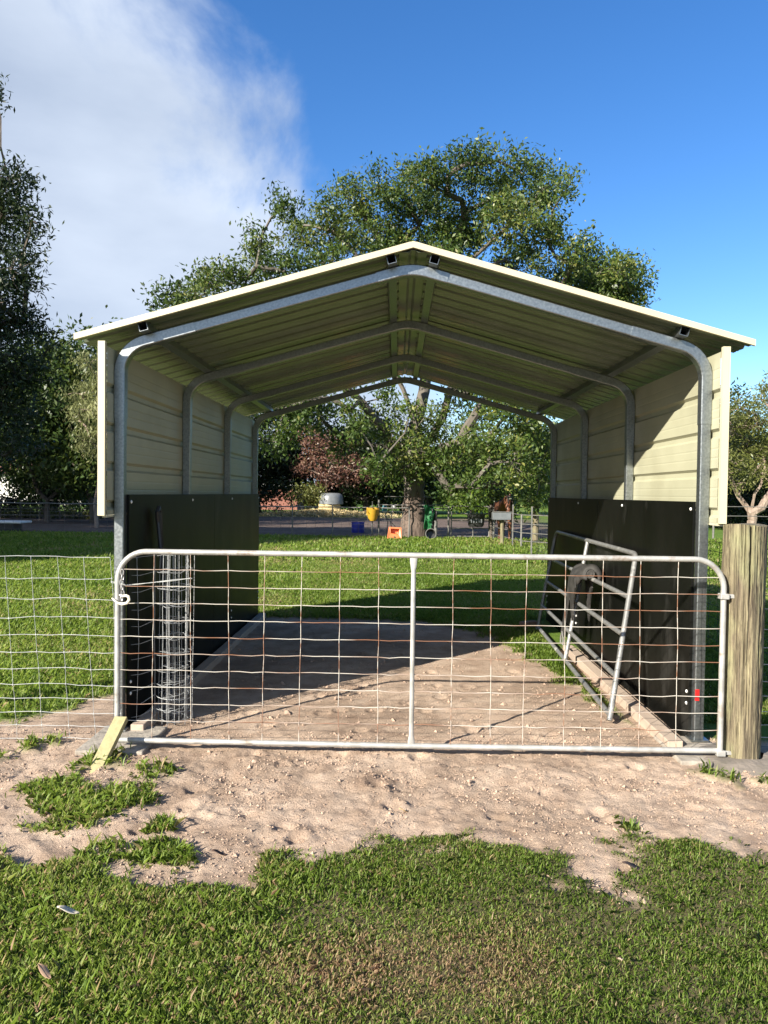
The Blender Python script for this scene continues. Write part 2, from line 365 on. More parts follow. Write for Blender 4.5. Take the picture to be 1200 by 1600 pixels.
# ---------------------------------------------------------------- mesh helpers
class MB:
    def __init__(s):
        s.v = []; s.f = []; s.m = []
    def box(s, lo, hi, mi=0, mtx=None):
        i = len(s.v)
        for z in (lo[2], hi[2]):
            for x, y in ((lo[0], lo[1]), (hi[0], lo[1]), (hi[0], hi[1]), (lo[0], hi[1])):
                q = Vector((x, y, z))
                s.v.append(tuple(mtx @ q) if mtx else tuple(q))
        for f in ((3, 2, 1, 0), (4, 5, 6, 7), (0, 1, 5, 4), (1, 2, 6, 5), (2, 3, 7, 6), (3, 0, 4, 7)):
            s.f.append(tuple(i + k for k in f)); s.m.append(mi)
        return s
    def tube(s, pts, r, n=8, caps=True, mi=0, closed=False, prof=None, ref=None):
        """sweep a circle (or a profile of 2-D points) along pts"""
        P = [Vector(p) for p in pts]
        k = len(P)
        R = r if hasattr(r, '__len__') else [r] * k
        T = []
        for i in range(k):
            if closed: d = P[(i + 1) % k] - P[i - 1]
            else: d = P[min(i + 1, k - 1)] - P[max(i - 1, 0)]
            T.append(d.normalized() if d.length > 1e-9 else Vector((0, 0, 1)))
        u = Vector(ref) if ref is not None else (Vector((0, 0, 1)) if abs(T[0].z) < 0.9 else Vector((1, 0, 0)))
        base = len(s.v)
        if prof is None: prof = [(math.cos(2 * math.pi * j / n), math.sin(2 * math.pi * j / n)) for j in range(n)]
        n = len(prof)
        for i in range(k):
            u = u - T[i] * u.dot(T[i])
            if u.length < 1e-6: u = T[i].orthogonal()
            u.normalize()
            w_ = T[i].cross(u)
            sc = 1.0
            if ref is not None and 0 < i < k - 1:
                a = (P[i] - P[i - 1]).normalized(); b_ = (P[i + 1] - P[i]).normalized()
                sc = 1 / max(0.6, math.cos(a.angle(b_, 0) / 2))
            for (cx, cy) in prof:
                q = P[i] + (u * cx + w_ * (cy * sc)) * R[i]
                s.v.append(tuple(q))
        for i in range(k if closed else k - 1):
            a = base + i * n; b_ = base + ((i + 1) % k) * n
            for j in range(n):
                s.f.append((a + j, a + (j + 1) % n, b_ + (j + 1) % n, b_ + j)); s.m.append(mi)
        if caps and not closed:
            s.f.append(tuple(base + j for j in reversed(range(n)))); s.m.append(mi)
            s.f.append(tuple(base + (k - 1) * n + j for j in range(n))); s.m.append(mi)
        return s
    def lathe(s, prof, c, n=20, mi=0, sx=1, sy=1, mtx=None):
        base = len(s.v)
        for r, z in prof:
            for j in range(n):
                a = 2 * math.pi * j / n
                q = Vector((c[0] + r * sx * math.cos(a), c[1] + r * sy * math.sin(a), c[2] + z))
                s.v.append(tuple(mtx @ q) if mtx else tuple(q))
        for i in range(len(prof) - 1):
            a = base + i * n; b = a + n
            for j in range(n):
                s.f.append((a + j, a + (j + 1) % n, b + (j + 1) % n, b + j)); s.m.append(mi)
        return s
    def poly(s, pts, mi=0):
        i = len(s.v); s.v += [tuple(p) for p in pts]; s.f.append(tuple(range(i, i + len(pts)))); s.m.append(mi)
        return s
    def build(s, name, mats, parent=None, smooth=False, bevel=0, solid=0):
        me = bpy.data.meshes.new(name)
        me.from_pydata(s.v, [], s.f)
        for m in (mats if isinstance(mats, (list, tuple)) else [mats]): me.materials.append(m)
        me.polygons.foreach_set('material_index', s.m)
        if smooth: me.polygons.foreach_set('use_smooth', [True] * len(s.f))
        me.update()
        o = bpy.data.objects.new(name, me)
        C.objects.link(o)
        if parent: o.parent = parent; o.matrix_parent_inverse = Matrix.Translation(-parent.location) if parent.type == 'EMPTY' else Matrix()
        if solid:
            md = o.modifiers.new('thickness', 'SOLIDIFY'); md.thickness = solid; md.offset = 0
        if bevel:
            md = o.modifiers.new('bevel', 'BEVEL'); md.width = bevel; md.segments = 2; md.limit_method = 'ANGLE'
        if smooth and not solid:
            try: me.set_sharp_from_angle(angle=rad(40))
            except Exception: pass
        return o

def tag(o, label=None, cat=None, group=None, kind=None):
    if label: o['label'] = label
    if cat: o['category'] = cat
    if group: o['group'] = group
    if kind: o['kind'] = kind
    return o
def thing(name, loc, label, cat, group=None):
    o = bpy.data.objects.new(name, None)
    o.empty_display_size = 0.2
    o.location = loc
    C.objects.link(o)
    return tag(o, label, cat, group)

def sight(u, v, Y):
    """a point Y metres ahead of the photographer, measured off the photograph"""
    return Vector(((u - 620) * Y / FPX, Y, EYE + (771 + (u - 620) * 0.0131 - v) * Y / FPX))
def on_ground(u, v):
    Y = EYE * FPX / (v - 771 - (u - 620) * 0.0131)
    return Vector(((u - 620) * Y / FPX, Y, 0))

# ---------------------------------------------------------------- noise
_rng = np.random.default_rng(5)
_perm = _rng.permutation(512)
_grad = _rng.random((512, 2)) * 2 - 1
def pnoise(x, y):
    xi = np.floor(x).astype(int); yi = np.floor(y).astype(int)
    xf = x - xi; yf = y - yi
    u = xf * xf * xf * (xf * (xf * 6 - 15) + 10); v = yf * yf * yf * (yf * (yf * 6 - 15) + 10)
    def g(ix, iy, dx, dy):
        h = _perm[(_perm[ix % 512] + iy) % 512]
        return _grad[h, 0] * dx + _grad[h, 1] * dy
    a = g(xi, yi, xf, yf); b = g(xi + 1, yi, xf - 1, yf); c = g(xi, yi + 1, xf, yf - 1); d = g(xi + 1, yi + 1, xf - 1, yf - 1)
    return (a * (1 - u) + b * u) * (1 - v) + (c * (1 - u) + d * u) * v
def fbm(x, y, o=4):
    s = 0; a = 1
    for k in range(o):
        s = s + a * pnoise(x * 2 ** k + 17.3 * k, y * 2 ** k + 9.1 * k); a *= 0.55
    return s
def smooth(a, b, x):
    t = np.clip((x - a) / (b - a), 0, 1); return t * t * (3 - 2 * t)

DIRT = [(-4.5, 3.2), (-2.6, 3.02), (-1.61, 2.97), (-1.3, 2.91), (-.89, 2.78), (-.55, 2.82), (-.49, 3.05), (-.14, 3.12), (-.04, 3.24), (.41, 3.23),
        (.68, 3.15), (.71, 2.92), (.93, 2.81), (.97, 3.17), (1.25, 3.3), (1.6, 3.17), (2.2, 3.2), (3.5, 3.5), (4.2, 4.2), (3, 4.55), (1.9, 4.7),
        (1.66, 4.95), (1.52, 5.6), (1.4, 6.4), (1.2, 7.4), (1.0, 8.1), (.5, 8.85), (-.5, 9.05), (-1.72, 9.05), (-1.72, 5.7), (-2.17, 5.5), (-2.4, 4.9), (-3, 4.6), (-4.5, 4.3)]
TUFTS = [(-1.72, 3.72, .17), (-1.5, 3.50, .20), (-1.33, 3.62, .14), (-1.62, 4.16, .13), (-1.74, 4.05, .07), (-1.30, 3.98, .13), (1.74, 4.10, .07), (1.86, 4.02, .05), (2.02, 3.98, .05),
         (-2.15, 4.4, .08), (-2.2, 4.15, .06), (-.95, 3.05, .12), (-1.2, 3.05, .1), (.55, 3.0, .0), (-1.05, 3.3, .05), (1.1, 3.4, .04)]
def sdist(x, y, poly):
    d = np.full(x.shape, 1e9); inside = np.zeros(x.shape, bool)
    k = len(poly)
    for i in range(k):
        ax, ay = poly[i]; bx, by = poly[(i + 1) % k]
        ex, ey = bx - ax, by - ay
        t = np.clip(((x - ax) * ex + (y - ay) * ey) / (ex * ex + ey * ey), 0, 1)
        d = np.minimum(d, np.hypot(x - ax - t * ex, y - ay - t * ey))
        c = ((ay > y) != (by > y)) & (x < (bx - ax) * (y - ay) / ((by - ay) if by != ay else 1e-9) + ax)
        inside ^= c
    return np.where(inside, -d, d)
def dirt_mask(x, y, tuft=1.0):
    near = (np.abs(x) < 7) & (y > 1.5) & (y < 11)
    m = np.zeros(x.shape)
    xs, ys = x[near], y[near]
    s = sdist(xs, ys, DIRT) + 0.22 * fbm(xs * 5, ys * 5, 5)
    mm = 1 - smooth(-0.08, 0.09, s)
    mm = np.maximum(mm, smooth(-1.95, -1.88, xs) * (1 - smooth(-1.6, -1.5, xs)) * smooth(4.4, 4.5, ys) * (1 - smooth(9.0, 9.15, ys)))
    mm = np.maximum(mm, smooth(1.58, 1.64, xs) * (1 - smooth(1.88, 1.93, xs)) * smooth(4.4, 4.5, ys) * (1 - smooth(7.2, 7.6, ys)))
    for (tx, ty, tr) in TUFTS:
        if tr > 0:
            dd = np.hypot(xs - tx, ys - ty) + 0.17 * fbm(xs * 9 + 3, ys * 9, 3)
            mm = mm * (1 - tuft * (1 - smooth(tr * 0.45, tr * 1.3, dd)))
    m[near] = mm
    return m
def yard_mask(x, y):
    e = 0.9 * fbm(x * 0.25, y * 0.25, 3)
    fade = smooth(24.9, 25.8, y + 0.35 * e) * (1 - smooth(44, 50, y + 3 * e))
    right = 1 - smooth(6.5, 10, x + 2 * e)
    return fade * right
_pr = random.Random(31)
PRINTS = [(_pr.uniform(-1.4, 1.4), _pr.uniform(3.2, 8.2), _pr.uniform(0, 6), _pr.uniform(.8, 1.15)) for _ in range(70)] + [(-2.0 + .5 * k, 3.6 + _pr.uniform(-.3, .3), _pr.uniform(0, 6), 1) for k in range(9)]
def height(x, y):
    h = 0.03 * fbm(x * 0.25, y * 0.25, 2)
    near = 1 - smooth(9, 14, np.hypot(x, y - 4))
    dm = dirt_mask(x, y)
    big = (np.abs(x) < 8) & (y > 1) & (y < 11)
    rough = np.zeros(x.shape)
    xs, ys = x[big], y[big]
    pr_ = np.zeros(xs.shape)
    for (px_, py_, a_, s_) in PRINTS:
        q = (np.abs(xs - px_) < .12) & (np.abs(ys - py_) < .12)
        lx = (xs[q] - px_) * math.cos(a_) + (ys[q] - py_) * math.sin(a_); ly = -(xs[q] - px_) * math.sin(a_) + (ys[q] - py_) * math.cos(a_)
        rr = np.hypot(lx / .052, ly / .06) / s_
        pr_[q] += -.016 * (1 - smooth(.6, 1.0, rr)) + .007 * np.exp(-((rr - 1.2) / .2) ** 2)
    r1 = fbm(xs * 3.1, ys * 3.1, 3); r2 = fbm(xs * 11, ys * 11, 4)
    r3 = np.abs(fbm(xs * 24 + 4, ys * 24, 4)); r4 = np.maximum(0, fbm(xs * 36, ys * 36 + 3, 2))
    apron = smooth(2.6, 3.1, ys) * (1 - smooth(4.05, 4.9, ys))
    rough[big] = dm[big] * ((0.010 + 0.020 * apron) * r1 + (0.0055 + 0.010 * apron) * r2 + (0.004 + 0.010 * apron) * r3 + (0.002 + 0.014 * apron) * r4 - 0.006 + pr_)
    dist = np.hypot(x, y)
    return h * smooth(6, 14, dist) + rough - 0.012 * dm * near
def hz(x, y):
    return float(height(np.array([float(x)]), np.array([float(y)]))[0])

# ---------------------------------------------------------------- ground
def axis(parts):
    a = []
    for lo, hi, st in parts: a.append(np.arange(lo, hi, st))
    return np.concatenate(a)
def far(a, b, n): return list(np.geomspace(a, b, n))
gx = np.concatenate([-np.array(far(3.0, 900, 46))[::-1], np.arange(-2.985, 2.99, 0.0145), np.array(far(3.0, 900, 46))])
gy = np.concatenate([-np.array(far(1, 300, 12))[::-1], np.arange(-0.5, 1.8, 0.25), np.arange(1.8, 4.7, 0.0145), np.arange(4.7, 9.6, 0.03), np.array(far(9.65, 1500, 70))])
X, Y = np.meshgrid(gx, gy)
X = X.ravel(); Y = Y.ravel()
Z = height(X, Y)
def grid_mesh(name, nx, ny, X, Y, Z):
    me = bpy.data.meshes.new(name)
    v = np.stack([X, Y, Z], 1).astype(np.float32)
    i = np.arange((ny - 1) * nx).reshape(ny - 1, nx)[:, :-1].ravel()
    q = np.stack([i, i + 1, i + nx + 1, i + nx], 1).astype(np.int32)
    me.vertices.add(len(v)); me.vertices.foreach_set('co', v.ravel())
    me.loops.add(q.size); me.loops.foreach_set('vertex_index', q.ravel())
    me.polygons.add(len(q)); me.polygons.foreach_set('loop_start', np.arange(0, q.size, 4, dtype=np.int32))
    me.polygons.foreach_set('use_smooth', np.ones(len(q), bool))
    me.update(calc_edges=True)
    return me
me = grid_mesh('ground', len(gx), len(gy), X, Y, Z)
at_ = me.attributes.new('dirt', 'FLOAT_COLOR', 'POINT')
col = np.zeros((len(X), 4), np.float32); col[:, 0] = dirt_mask(X, Y, .45); col[:, 1] = yard_mask(X, Y); col[:, 2] = 1 - smooth(3.4, 4.6, Y); col[:, 3] = 1
at_.data.foreach_set('color', col.ravel())
me.materials.append(M['ground'])
ground = bpy.data.objects.new('ground', me); C.objects.link(ground)
ground['kind'] = 'structure'

# ---------------------------------------------------------------- leaf and blade clouds
def quads_object(name, V, tint, m, parent=None, per=4):
    """V: (n, per, 3) polygons, tint: (n,)"""
    n = len(V)
    me = bpy.data.meshes.new(name)
    me.vertices.add(n * per); me.vertices.foreach_set('co', V.reshape(-1).astype(np.float32))
    me.loops.add(n * per); me.loops.foreach_set('vertex_index', np.arange(n * per, dtype=np.int32))
    me.polygons.add(n); me.polygons.foreach_set('loop_start', np.arange(0, n * per, per, dtype=np.int32))
    me.update(calc_edges=True)
    a = me.attributes.new('tint', 'FLOAT', 'POINT')
    a.data.foreach_set('value', np.repeat(tint, per).astype(np.float32))
    me.materials.append(m)
    o = bpy.data.objects.new(name, me); C.objects.link(o)
    if parent: o.parent = parent; o.matrix_parent_inverse = Matrix.Translation(-parent.location)
    return o
def unit(a): return a / np.maximum(np.linalg.norm(a, axis=-1, keepdims=True), 1e-9)
def leaf_polys(rng, cen, size, droop=0.25, width=0.42, normal_up=0.3):
    n = len(cen)
    d = rng.normal(size=(n, 3)); d[:, 2] -= droop; d = unit(d)
    nn = rng.normal(size=(n, 3)); nn[:, 2] += normal_up
    s = unit(np.cross(d, nn))
    ln = size * rng.uniform(0.6, 1.3, (n, 1))
    w_ = ln * width
    up = unit(np.cross(s, d))
    V = np.stack([cen - d * ln * 0.5, cen + s * w_ * 0.5 + up * ln * 0.08, cen + d * ln * 0.5, cen - s * w_ * 0.5 + up * ln * 0.08], 1)
    return V

def tree(name, base, clumps, leaf, label, cat, lm, bm, seed=0, trunk_r=0.3, limbs=None, tuft_r=0.34, per_tuft=34, dens=1.0, droop=0.3, trunk_h=2.0,
         width=0.42, group=None, flare=1.35, tipr=0.02, twigs=True, tint_spread=0.22, cat_parts=None):
    """clumps: (x, y, z, r) in metres; limbs attach each clump to the nearest lower wood, leaf tufts hang on twigs at the clump shells"""
    rng = np.random.default_rng(seed)
    base = Vector(base)
    root = thing(name, base, label, cat, group)
    nodes = [np.array(base) + (0, 0, -0.15)]; par = [-1]
    def add(p, q): nodes.append(np.array(p, float)); par.append(q); return len(nodes) - 1
    last = 0
    lean = rng.normal(size=2) * 0.04 * trunk_h
    for k in range(1, 5):
        t = k / 4
        last = add((base.x + lean[0] * t + rng.normal() * .02 * trunk_h, base.y + lean[1] * t, base.z + trunk_h * t), last)
    top = last
    for lp in (limbs or []):
        q = top; prev = nodes[top]
        for p in lp:
            p = np.array(p)
            m = (prev + p) / 2 + rng.normal(size=3) * 0.11 * np.linalg.norm(p - prev)
            q = add(m, q); q = add(p, q); prev = p
    order = sorted(clumps, key=lambda c: math.dist(c[:3], nodes[top]))
    tips = []
    for c in order:
        p = np.array(c[:3])
        arr = np.array(nodes[top:]); dd = np.linalg.norm(arr - p, axis=1)
        pen = np.where(arr[:, 2] > p[2] + 0.3, 1.6, 1.0)
        q = top + int(np.argmin(dd * pen)); a = nodes[q]
        L_ = np.linalg.norm(p - a); kk = max(2, int(L_ / 0.7))
        bend = rng.normal(size=3) * 0.10 * L_; bend[2] += 0.08 * L_
        for j in range(1, kk + 1):
            t = j / kk
            q = add(a + (p - a) * t + bend * math.sin(math.pi * t) + rng.normal(size=3) * 0.03 * L_ * (j < kk), q)
        tips.append((q, c))
    cents = []; tt = []
    for q, c in tips:
        p = np.array(c[:3]); r = c[3]
        nt_ = max(5, int(dens * 9 * (r / 0.75) ** 2))
        dirs = unit(rng.normal(size=(nt_, 3)))
        rr = r * rng.uniform(0.45, 1.05, (nt_, 1))
        tp = p + dirs * rr * np.array([1, 1, 0.85])
        shade = rng.normal() * 0.12
        for k in range(nt_):
            if twigs and k % 2 == 0:
                mid = (p + tp[k]) / 2 + rng.normal(size=3) * 0.1 * r
                a = add(mid, q); add(tp[k], a)
            cc = tp[k] + rng.normal(size=(per_tuft, 3)) * tuft_r * np.array([0.75, 0.75, 0.55])
            cents.append(cc)
            tt.append(np.clip(0.45 + shade + rng.normal() * 0.12 + rng.normal(size=per_tuft) * tint_spread, 0, 1))
    # pipe-model radii
    n = len(nodes)
    w2 = np.zeros(n); haschild = np.zeros(n, bool)
    for i in range(n - 1, 0, -1):
        if not haschild[i]: w2[i] = tipr ** 2.3
        w2[par[i]] += w2[i]; haschild[par[i]] = True
    R = w2 ** (1 / 2.3)
    k = trunk_r / max(R[4], 1e-6)
    R = np.maximum(np.where(R > tipr * 1.2, tipr + (R - tipr) * (trunk_r - tipr) / max(R[4] - tipr, 1e-6), tipr * 0.7), 0.006)
    R[0] *= flare * 1.1; R[1] *= 1 + (flare - 1) * 0.35
    kids = [[] for _ in range(n)]
    for i in range(1, n): kids[par[i]].append(i)
    mb = MB()
    stack = [(0, None)]
    while stack:
        s_, pr = stack.pop()
        ch = [s_] if pr is None else [pr, s_]
        cur = s_
        while kids[cur]:
            ks = sorted(kids[cur], key=lambda z: -R[z])
            for z in ks[1:]: stack.append((z, cur))
            cur = ks[0]; ch.append(cur)
        rs = [R[z] for z in ch]
        if pr is not None: rs[0] = R[ch[1]] * 1.05
        big = max(rs) > 0.12
        pts = [nodes[z] for z in ch]
        if big:   # smooth the thick wood
            P2 = [pts[0]]; r2 = [rs[0]]
            for a in range(len(pts) - 1):
                for q in (1, 2, 3):
                    t = q / 3
                    P2.append(pts[a] * (1 - t) + pts[a + 1] * t + rng.normal(size=3) * 0.06 * min(rs[a], 0.5) * (q < 3)); r2.append((rs[a] * (1 - t) + rs[a + 1] * t) * (1 + rng.normal() * 0.035))
            pts, rs = P2, r2
        mb.tube(pts, rs, n=14 if max(rs) > 0.3 else 8 if big else 5 if max(rs) > 0.03 else 3, caps=False)
    mb.build('trunk', bm, root, smooth=True)
    cen = np.concatenate(cents); tint = np.concatenate(tt)
    quads_object('crown', leaf_polys(rng, cen, leaf, droop, width), tint, lm, root)
    return root

def blob_clumps(rng, c, rx, ry, rz_, n, r0, r1):
    o = []
    for i in range(n):
        d = rng.normal(size=3); d /= np.linalg.norm(d)
        k = rng.uniform(0.25, 1.0) ** 0.5
        o.append((c[0] + d[0] * rx * k, c[1] + d[1] * ry * k, c[2] + d[2] * rz_ * k, rng.uniform(r0, r1)))
    return o

# ---------------------------------------------------------------- open-sided shelter shed
X0 = 0.08            # ridge line
HW = 1.822            # ridge to post centre
SL = 0.277           # roof fall per metre
FY = [4.632, 6.11, 7.58, 9.05]
SQ = [(-.5, -.42), (-.42, -.5), (.42, -.5), (.5, -.42), (.5, .42), (.42, .5), (-.42, .5), (-.5, .42)]
def fillet(pts, rads, n=8):
    o = [Vector(pts[0])]
    for i in range(1, len(pts) - 1):
        a, b, c = Vector(pts[i - 1]), Vector(pts[i]), Vector(pts[i + 1])
        u = (a - b).normalized(); v = (c - b).normalized()
        th = u.angle(v); r = rads[i - 1]
        d = r / math.tan(th / 2)
        p0 = b + u * d; p1 = b + v * d
        cen = b + (u + v).normalized() * (r / math.sin(th / 2))
        for k in range(n + 1):
            t = k / n
            q = (p0 - cen).lerp(p1 - cen, t).normalized() * r + cen
            o.append(q)
    o.append(Vector(pts[-1]))
    return o
ZA = 2.925           # frame centre line at the apex
def frame_path(y, s):
    ze = ZA - SL * HW
    return fillet([(X0 + s * HW, y, 0.015), (X0 + s * HW, y, ze), (X0, y, ZA)], [0.21], 10)
def on_rake(s, d, y): return Vector((X0 + s * d, y, ZA - SL * d))

shed = thing('shelter_shed', (X0, 6.8, 0), 'open ended steel shelter shed with cream corrugated roof and black lined lower walls', 'shed')
for fi, y in enumerate(FY):
    mb = MB()
    L1 = frame_path(y, -1); R1 = frame_path(y, 1)
    full = L1[:-1] + fillet([L1[-2], L1[-1], R1[-2]], [0.35], 6)[1:-1] + R1[:-1][::-1]
    mb.tube(full, 0.060, prof=SQ, ref=(0, 1, 0))
    fr = mb.build('portal_frame', M['galv'], shed)
    for s in (-1, 1):
        P = frame_path(y, s)
        b = [Vector((X0 + s * HW, y, 1.98))] + P[1:-1] + [on_rake(s, HW - 0.47, y)]
        MB().tube(b, 0.066, prof=SQ, ref=(0, 1, 0)).build('corner_sleeve', M['galv'], fr)
        if fi == 0:
            for zz in (0.16,):
                MB().box((X0 + s * HW - .055, y - .05, 0.012), (X0 + s * HW + .055, y + .05, 0.022)).build('foot_plate', M['galv'], fr)
    a = [on_rake(-1, 0.22, y)] + fillet([on_rake(-1, .22, y), on_rake(1, 0, y), on_rake(1, .22, y)], [0.35], 6)[1:-1] + [on_rake(1, 0.22, y)]
    MB().tube(a, 0.0665, prof=SQ, ref=(0, 1, 0)).build('apex_sleeve', M['galv'], fr)
    if fi == 0:
        MB().box((X0 + HW - .031, y - .0345, .265), (X0 + HW - .006, y - .0305, .335)).build('red_tape', M['red'], fr)
# purlins: open square sections lying on the rafters under the sheet
for s in (-1, 1):
    for d in (0.115, 1.63):
        c0 = on_rake(s, d, 0); nrm = Vector((s * SL, 0, 1)).normalized(); t = Vector((s * 1, 0, -SL)).normalized()
        c0 = c0 + nrm * (0.0335 + 0.0285)
        q = [c0 + t * a + nrm * b for a, b in ((-.027, -.028), (.027, -.028), (.027, .027), (-.027, .027))]
        q2 = [c0 + t * a + nrm * b for a, b in ((-.0245, -.0255), (.0245, -.0255), (.0245, .0245), (-.0245, .0245))]
        mb = MB(); y0, y1 = 4.52, 9.14
        for k in range(4):
            a, b = q[k], q[(k + 1) % 4]; e, f_ = q2[k], q2[(k + 1) % 4]
            P = lambda p, y: (p.x, y, p.z)
            mb.poly([P(a, y0), P(b, y0), P(b, y1), P(a, y1)])
            mb.poly([P(f_, y0), P(e, y0), P(e, y1), P(f_, y1)])
            mb.poly([P(a, y0), P(e, y0), P(f_, y0), P(b, y0)])
            mb.poly([P(b, y1), P(f_, y1), P(e, y1), P(a, y1)])
        mb.build('purlin', M['galv'], shed)
def rib_profile(a, b, pitch, h, off=0.05, sw=.0065):
    """(along, height) trapezoid ribs with two fine swages in each pan"""
    o = [(a, 0)]
    p = a + off
    while p < b - 0.09:
        o += [(p, 0), (p + .017, h), (p + .047, h), (p + .064, 0)]
        for k in (0.062 + (pitch - .064) * .36, 0.062 + (pitch - .064) * .68):
            if p + k + .02 < b: o += [(p + k - .008, 0), (p + k, sw), (p + k + .008, 0)]
        p += pitch
    o.append((b, 0))
    return o
EAVE = 2.045
for s in (-1, 1):
    pr = rib_profile(4.505, 9.17, 0.2, 0.038)
    mb = MB(); nrm = Vector((s * SL, 0, 1)).normalized()
    nd = 8
    for i in range(nd + 1):
        d = 0.012 + (EAVE - 0.012) * i / nd
        for (y, h) in pr:
            mb.v.append((X0 + s * d + nrm.x * h, y, ZA + 0.091 - SL * d + nrm.z * h))
    k = len(pr)
    for i in range(nd):
        for j in range(k - 1):
            f = (i * k + j, i * k + j + 1, (i + 1) * k + j + 1, (i + 1) * k + j)
            mb.f.append(f if s < 0 else f[::-1]); mb.m.append(0)
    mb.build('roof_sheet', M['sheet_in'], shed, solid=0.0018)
    # rake trim at both gable ends
    for y0 in (4.482, 9.172):
        m2 = MB(); 
        a = Vector((X0, 0, ZA + 0.091)); b = Vector((X0 + s * (EAVE + .01), 0, ZA + .091 - SL * (EAVE + .01)))
        for p in (a, b):
            for (yy, hh) in ((y0, -.006), (y0 + .02, -.006), (y0 + .02, .031), (y0, .031)):
                m2.v.append((p.x, yy, p.z + hh))
        for f in ((0, 1, 5, 4), (1, 2, 6, 5), (2, 3, 7, 6), (3, 0, 4, 7), (3, 2, 1, 0), (4, 5, 6, 7)): m2.f.append(f); m2.m.append(0)
        m2.build('rake_trim', M['trim'], shed)
mb = MB()
for y in (4.484, 9.17):
    for (dx, dz) in ((-.16, -.16 * SL), (-.02, -.004), (.02, -.004), (.16, -.16 * SL)): mb.v.append((X0 + dx, y, ZA + .091 + .0305 + dz))
for j in range(3): mb.f.append((j, j + 1, 5 + j, 4 + j)); mb.m.append(0)
mb.build('ridge_cap', M['trim'], shed, solid=0.002)
mb = MB()
for y in (4.506, 9.168):
    for (dx, dz) in ((-.085, -.085 * SL), (-.03, -.024), (-.012, -.012), (.012, -.012), (.03, -.024), (.085, -.085 * SL)): mb.v.append((X0 + dx, y, ZA + .0875 + dz))
for j in range(5): mb.f.append((j, j + 1, 7 + j, 6 + j)); mb.m.append(0)
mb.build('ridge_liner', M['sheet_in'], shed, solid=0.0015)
# side wall sheets, ribs running along the shed
for s in (-1, 1):
    pr = rib_profile(1.375, 2.405, 0.24, 0.019, off=0.03, sw=.0012)
    xw = X0 + s * (HW + 0.033)
    mb = MB(); k = len(pr); ny = 10
    for i in range(ny + 1):
        y = 4.50 + (9.17 - 4.50) * i / ny
        for (z, h) in pr: mb.v.append((xw + s * (h + .001), y, z))
    for i in range(ny):
        for j in range(k - 1):
            f = (i * k + j, i * k + j + 1, (i + 1) * k + j + 1, (i + 1) * k + j)
            mb.f.append(f if s < 0 else f[::-1]); mb.m.append(0)
    mb.build('wall_sheet', M['sheet'] , shed, solid=0.0016)
    xs = sorted((xw + s * .004, xw + s * .047))
    mt = MB().box((xs[0], 4.470, 1.372), (xs[1], 4.498, 2.432))
    mt.build('corner_trim', M['trim'], shed)
    xs = sorted((xw - s * .002, xw + s * .03))
    MB().box((min(xw, xw + s * .03) , 4.50, 1.36), (max(xw, xw + s * .03), 9.17, 1.3735)).build('base_trim', M['trim'], shed)
# black lining boards on the inside of the posts, two a side
for s in (-1, 1):
    xi = X0 + s * (HW - 0.031)
    for (y0, y1) in ((4.655, 6.852), (6.856, 9.08)):
        xs = sorted((xi, xi - s * 0.017))
        bd = MB().box((xs[0], y0, -0.04), (xs[1], y1, 1.502)).build('lining_board', M['ply'], shed, bevel=0.0015)
        for yb in [q for q in (4.69, 6.11, 7.58, 9.04) if y0 < q < y1]:
            for zb in (1.455, 0.30, 0.225):
                c = Vector((xi - s * .017, yb, zb))
                MB().lathe([(.0, .0075), (.006, .007), (.0105, .003), (.0115, -.001)], (0, 0, 0), 10, mtx=Matrix.Translation(c) @ Matrix.Rotation(-s * math.pi / 2, 4, 'Y')).build('bolt', M['white'], bd, smooth=True)
MB().box((-1.668, 4.62, -.03), (-1.585, 9.0, 0.045)).build('base_sleeper', M['sleeper'], shed, bevel=0.004)
MB().box((1.672, 4.50, -.03), (1.765, 7.35, 0.045)).build('base_sleeper', M['sleeper'], shed, bevel=0.004)
for (a, b) in (((-1.86, 4.24, -.12), (-1.46, 4.72, 0.008)), ((1.66, 4.26, -.12), (1.98, 4.72, 0.006))):
    mb = MB().box(a, b)
    mb.build('concrete_footing', M['concrete'], shed, bevel=0.008)

# ---------------------------------------------------------------- the closed farm gate
GY = 4.33
gate = thing('farm_gate', (0.13, GY, 0), 'long pale pipe framed farm gate with rusty wire grid across the shed mouth', 'gate')
fr = fillet([(-1.642, GY, .046), (-1.642, GY, 1.168), (1.913, GY, 1.168), (1.913, GY, .046)], [0.17, 0.17], 10)
gf = MB().tube(fr, 0.0165, 12).tube([(-1.642, GY, .046), (.1, GY, .041), (1.913, GY, .046)], 0.0165, 12).build('gate_frame', M['galv_pipe'], gate, smooth=True)
# centre stay: pipe flattened at both ends
mb = MB()
zz = [.046, .075, .11, .5, 1.08, 1.12, 1.153]; wx = [.021, .02, .014, .0135, .014, .02, .022]; wy = [.004, .005, .011, .012, .011, .005, .004]
n = 10
for z, a, b in zip(zz, wx, wy):
    for j in range(n): mb.v.append((.104 + a * math.cos(2 * math.pi * j / n), GY + b * math.sin(2 * math.pi * j / n) - .004, z))
for i in range(len(zz) - 1):
    for j in range(n): mb.f.append((i * n + j, i * n + (j + 1) % n, (i + 1) * n + (j + 1) % n, (i + 1) * n + j)); mb.m.append(0)
mb.build('centre_stay', M['galv_pipe'], gate, smooth=True)
rg = random.Random(4)
mb = MB()
vx = [-1.642 + .2195 * k for k in range(1, 17)]
vx = [x + rg.uniform(-.008, .008) for x in vx if x < 1.86 and abs(x - .104) > .03]
hzs = [1.063 - .0995 * k for k in range(10)]
for x in vx:
    dx = rg.uniform(-.012, .012)
    mb.tube([(x + dx * (k / 11) + rg.uniform(-.0025, .0025), GY - .006 + rg.uniform(-.002, .002), 1.155 - (1.155 - .05) * k / 11) for k in range(12)], .0021, 5)
